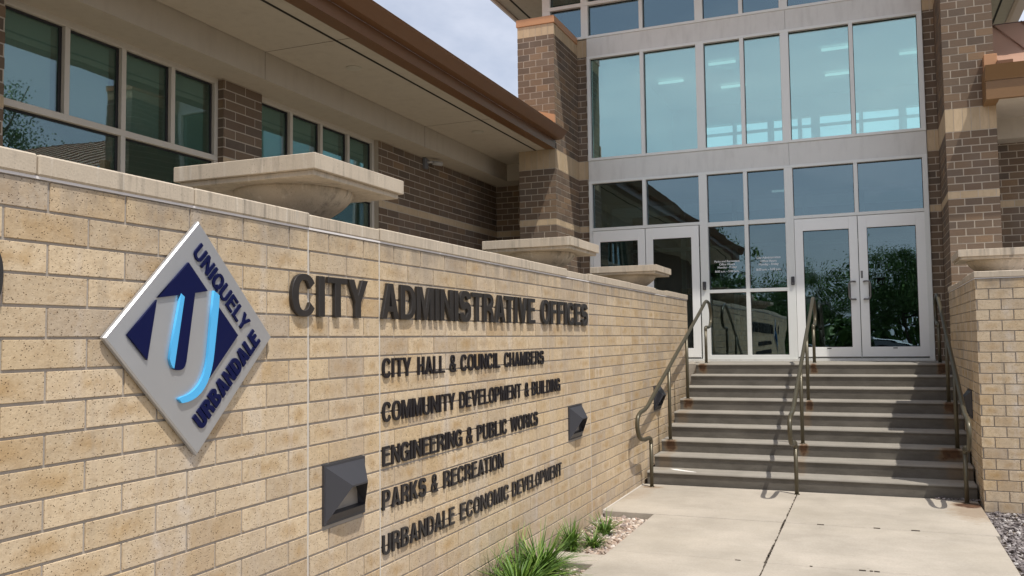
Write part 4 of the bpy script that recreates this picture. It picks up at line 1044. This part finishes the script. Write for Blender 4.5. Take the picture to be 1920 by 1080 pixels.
tree((11,-38,-.1),8,3.9,9000,'broad leafy tree at the right of the reflected car park',11)
m=MB(); rnd=random.Random(4)
tops=[(x,rnd.uniform(3.2,6.2),rnd.uniform(2.0,3.6)) for x in [-48+2.6*i+rnd.uniform(-.6,.6) for i in range(38)]]
for i in range(26000):
    x0,h0,w0=rnd.choice(tops); a=rnd.uniform(0,3.1416); q=rnd.random()**.5
    p=Vector((x0+math.cos(a)*w0*q,-47+rnd.gauss(0,1.2),-.1+math.sin(a)*h0*q)); A=Vector((rnd.gauss(0,1),rnd.gauss(0,1),rnd.gauss(0,1))).normalized(); B=A.orthogonal().normalized()*.26; D=A.cross(B).normalized()*.18
    m.face([p-B,p-D,p+B,p+D],rnd.random())
o=m.build('distant_trees',LEAFT); tag(o,'row of bushy trees reflected along the horizon behind the car park','trees',kind='stuff')
def car(loc,ang,paint,label):
    t=thing('parked_car',label,'car',loc,'cars in the reflected car park'); t.rotation_euler=(0,0,ang)
    def add(m,name,mat,par=None,fx=True):
        o=m.build(name,mat,None,fixn=fx); o.parent=par or t; return o
    body=[(-2.2,.35),(-2.25,.62),(-2.15,.86),(-1.2,.95),(1.25,.98),(2.1,.93),(2.25,.75),(2.25,.35),(1.75,.3),(-1.7,.3)]
    m=MB(); m.prism(body,'y',-.88,.88); b=add(m,'body',paint)
    m=MB(); cab=[(-1.35,.94),(-.55,1.42),(.75,1.45),(1.6,.97)]; m.prism(cab,'y',-.74,.74); add(m,'cabin',CARG)
    m=MB(); m.prism([(-.62,1.415),(-.5,1.47),(.7,1.49),(.83,1.44)],'y',-.72,.72); add(m,'roof_panel',paint)
    for xx in (-1.4,1.4):
        for yy in (-.86,.86):
            m=MB(); m.tube([(xx,yy-.1,.33),(xx,yy+.1,.33)],.33,20); w=add(m,'wheel',TYRE)
            m=MB(); m.tube([(xx,yy-.11,.33),(xx,yy+.11,.33)],.19,16); add(m,'rim',CHROME,w)
    for yy in (-.62,.62):
        m=MB(); m.box(-2.24,-2.15,yy-.17,yy+.17,.66,.80); add(m,'headlight',CHROME)
        m=MB(); m.box(2.16,2.252,yy-.15,yy+.15,.70,.86); add(m,'tail_light',simple('tail_red',(.3,.01,.01),.3))
car((.8,-19,-.1),R(80),CARW,'white car reflected in the right entrance door'); car((-2.6,-19.5,-.1),R(95),CARB,'dark grey car reflected in the entrance glass'); car((4.2,-18.8,-.1),R(88),CARW,'white car at the right end of the reflected car park')
def house(x0,x1,y0,y1,h,label):
    t=thing('house',label,'house',(x0,y0,-.1),'houses beyond the car park')
    bx('wall',SIDING,t,x0,x1,y0,y1,-.1,h); m=MB(); yc=(y0+y1)/2
    m.prism([(y0-.5,h-.05),(yc,h+2.),(y1+.5,h-.05)],'x',x0-.5,x1+.5); m.build('roof',SHING,t,fixn=True)
    for k in range(3): 
        xx=x0+1.2+k*(x1-x0-2.4)/2; bx('window',CARG,t,xx-.5,xx+.5,y1-.02,y1+.03,.9,2.1)
house(-16,-4,-58,-50.5,3.,'low house with a grey gable roof reflected far behind'); house(4,16,-58,-50.5,3.1,'low house with a grey gable roof at the far right of the reflection')

# =================================================================== CAMERA, LIGHT, WORLD
r_=Vector((0.92597,0.37742,-0.01258))
def basis(yaw,pit,rol):
    f=Vector((math.sin(yaw)*math.cos(pit),math.cos(yaw)*math.cos(pit),math.sin(pit)))
    r=Vector((math.cos(yaw),-math.sin(yaw),0)); u=r.cross(f); c,s=math.cos(rol),math.sin(rol)
    return c*r+s*u,-s*r+c*u,f
r,u,f=basis(-3.86918246e-01,5.84755064e-02,-1.25954560e-02)
cd=bpy.data.cameras.new('camera'); co=bpy.data.objects.new('camera',cd); COL.objects.link(co)
cd.sensor_width=36; cd.lens=1644.137/1920*36; cd.clip_end=1000; cd.clip_start=.05
M=Matrix(((r.x,u.x,-f.x,0),(r.y,u.y,-f.y,0),(r.z,u.z,-f.z,1.7),(0,0,0,1))); co.matrix_world=M
sc.camera=co
S=Vector((.375,-.27,1)).normalized()
ld=bpy.data.lights.new('sun','SUN'); lo=bpy.data.objects.new('sun',ld); COL.objects.link(lo)
ld.energy=4.0; ld.angle=R(.53); ld.color=(1.,.95,.87); lo.rotation_euler=S.to_track_quat('Z','Y').to_euler()
w=bpy.data.worlds.new('World'); sc.world=w; w.use_nodes=True; nt=w.node_tree; nt.nodes.clear()
N=nt.nodes.new; Lk=nt.links.new
sky=N('ShaderNodeTexSky'); sky.sky_type='NISHITA'; sky.sun_disc=False; sky.sun_elevation=math.asin(S.z); sky.sun_rotation=math.atan2(S.x,S.y)
sky.air_density=1.; sky.dust_density=1.5; sky.ozone_density=1.5
bg=N('ShaderNodeBackground'); bg.inputs[1].default_value=.12; out=N('ShaderNodeOutputWorld')
tc=N('ShaderNodeTexCoord'); mp=N('ShaderNodeMapping'); mp.inputs['Scale'].default_value=(1.,1.,2.6); Lk(tc.outputs['Generated'],mp.inputs[0])
nz=N('ShaderNodeTexNoise'); nz.inputs['Scale'].default_value=2.2; nz.inputs['Detail'].default_value=6; nz.inputs['Roughness'].default_value=.55; nz.inputs['Distortion'].default_value=.4; Lk(mp.outputs[0],nz.inputs['Vector'])
mr=N('ShaderNodeMapRange'); mr.inputs[1].default_value=.36; mr.inputs[2].default_value=.66; mr.inputs[3].default_value=.45; mr.inputs[4].default_value=.97; Lk(nz.outputs['Fac'],mr.inputs[0])
mx=N('ShaderNodeMix'); mx.data_type='RGBA'; Lk(mr.outputs[0],mx.inputs[0]); Lk(sky.outputs[0],mx.inputs[6]); mx.inputs[7].default_value=(7.8,8.1,9.1,1)
Lk(mx.outputs[2],bg.inputs[0]); Lk(bg.outputs[0],out.inputs[0])
sc.view_settings.view_transform='Standard'; sc.view_settings.look='None'; sc.view_settings.exposure=0; sc.view_settings.gamma=1
sc.cycles.use_denoising=True; sc.cycles.max_bounces=8; sc.cycles.transparent_max_bounces=12; sc.cycles.caustics_reflective=False; sc.cycles.caustics_refractive=False
sc.cycles.sample_clamp_indirect=6
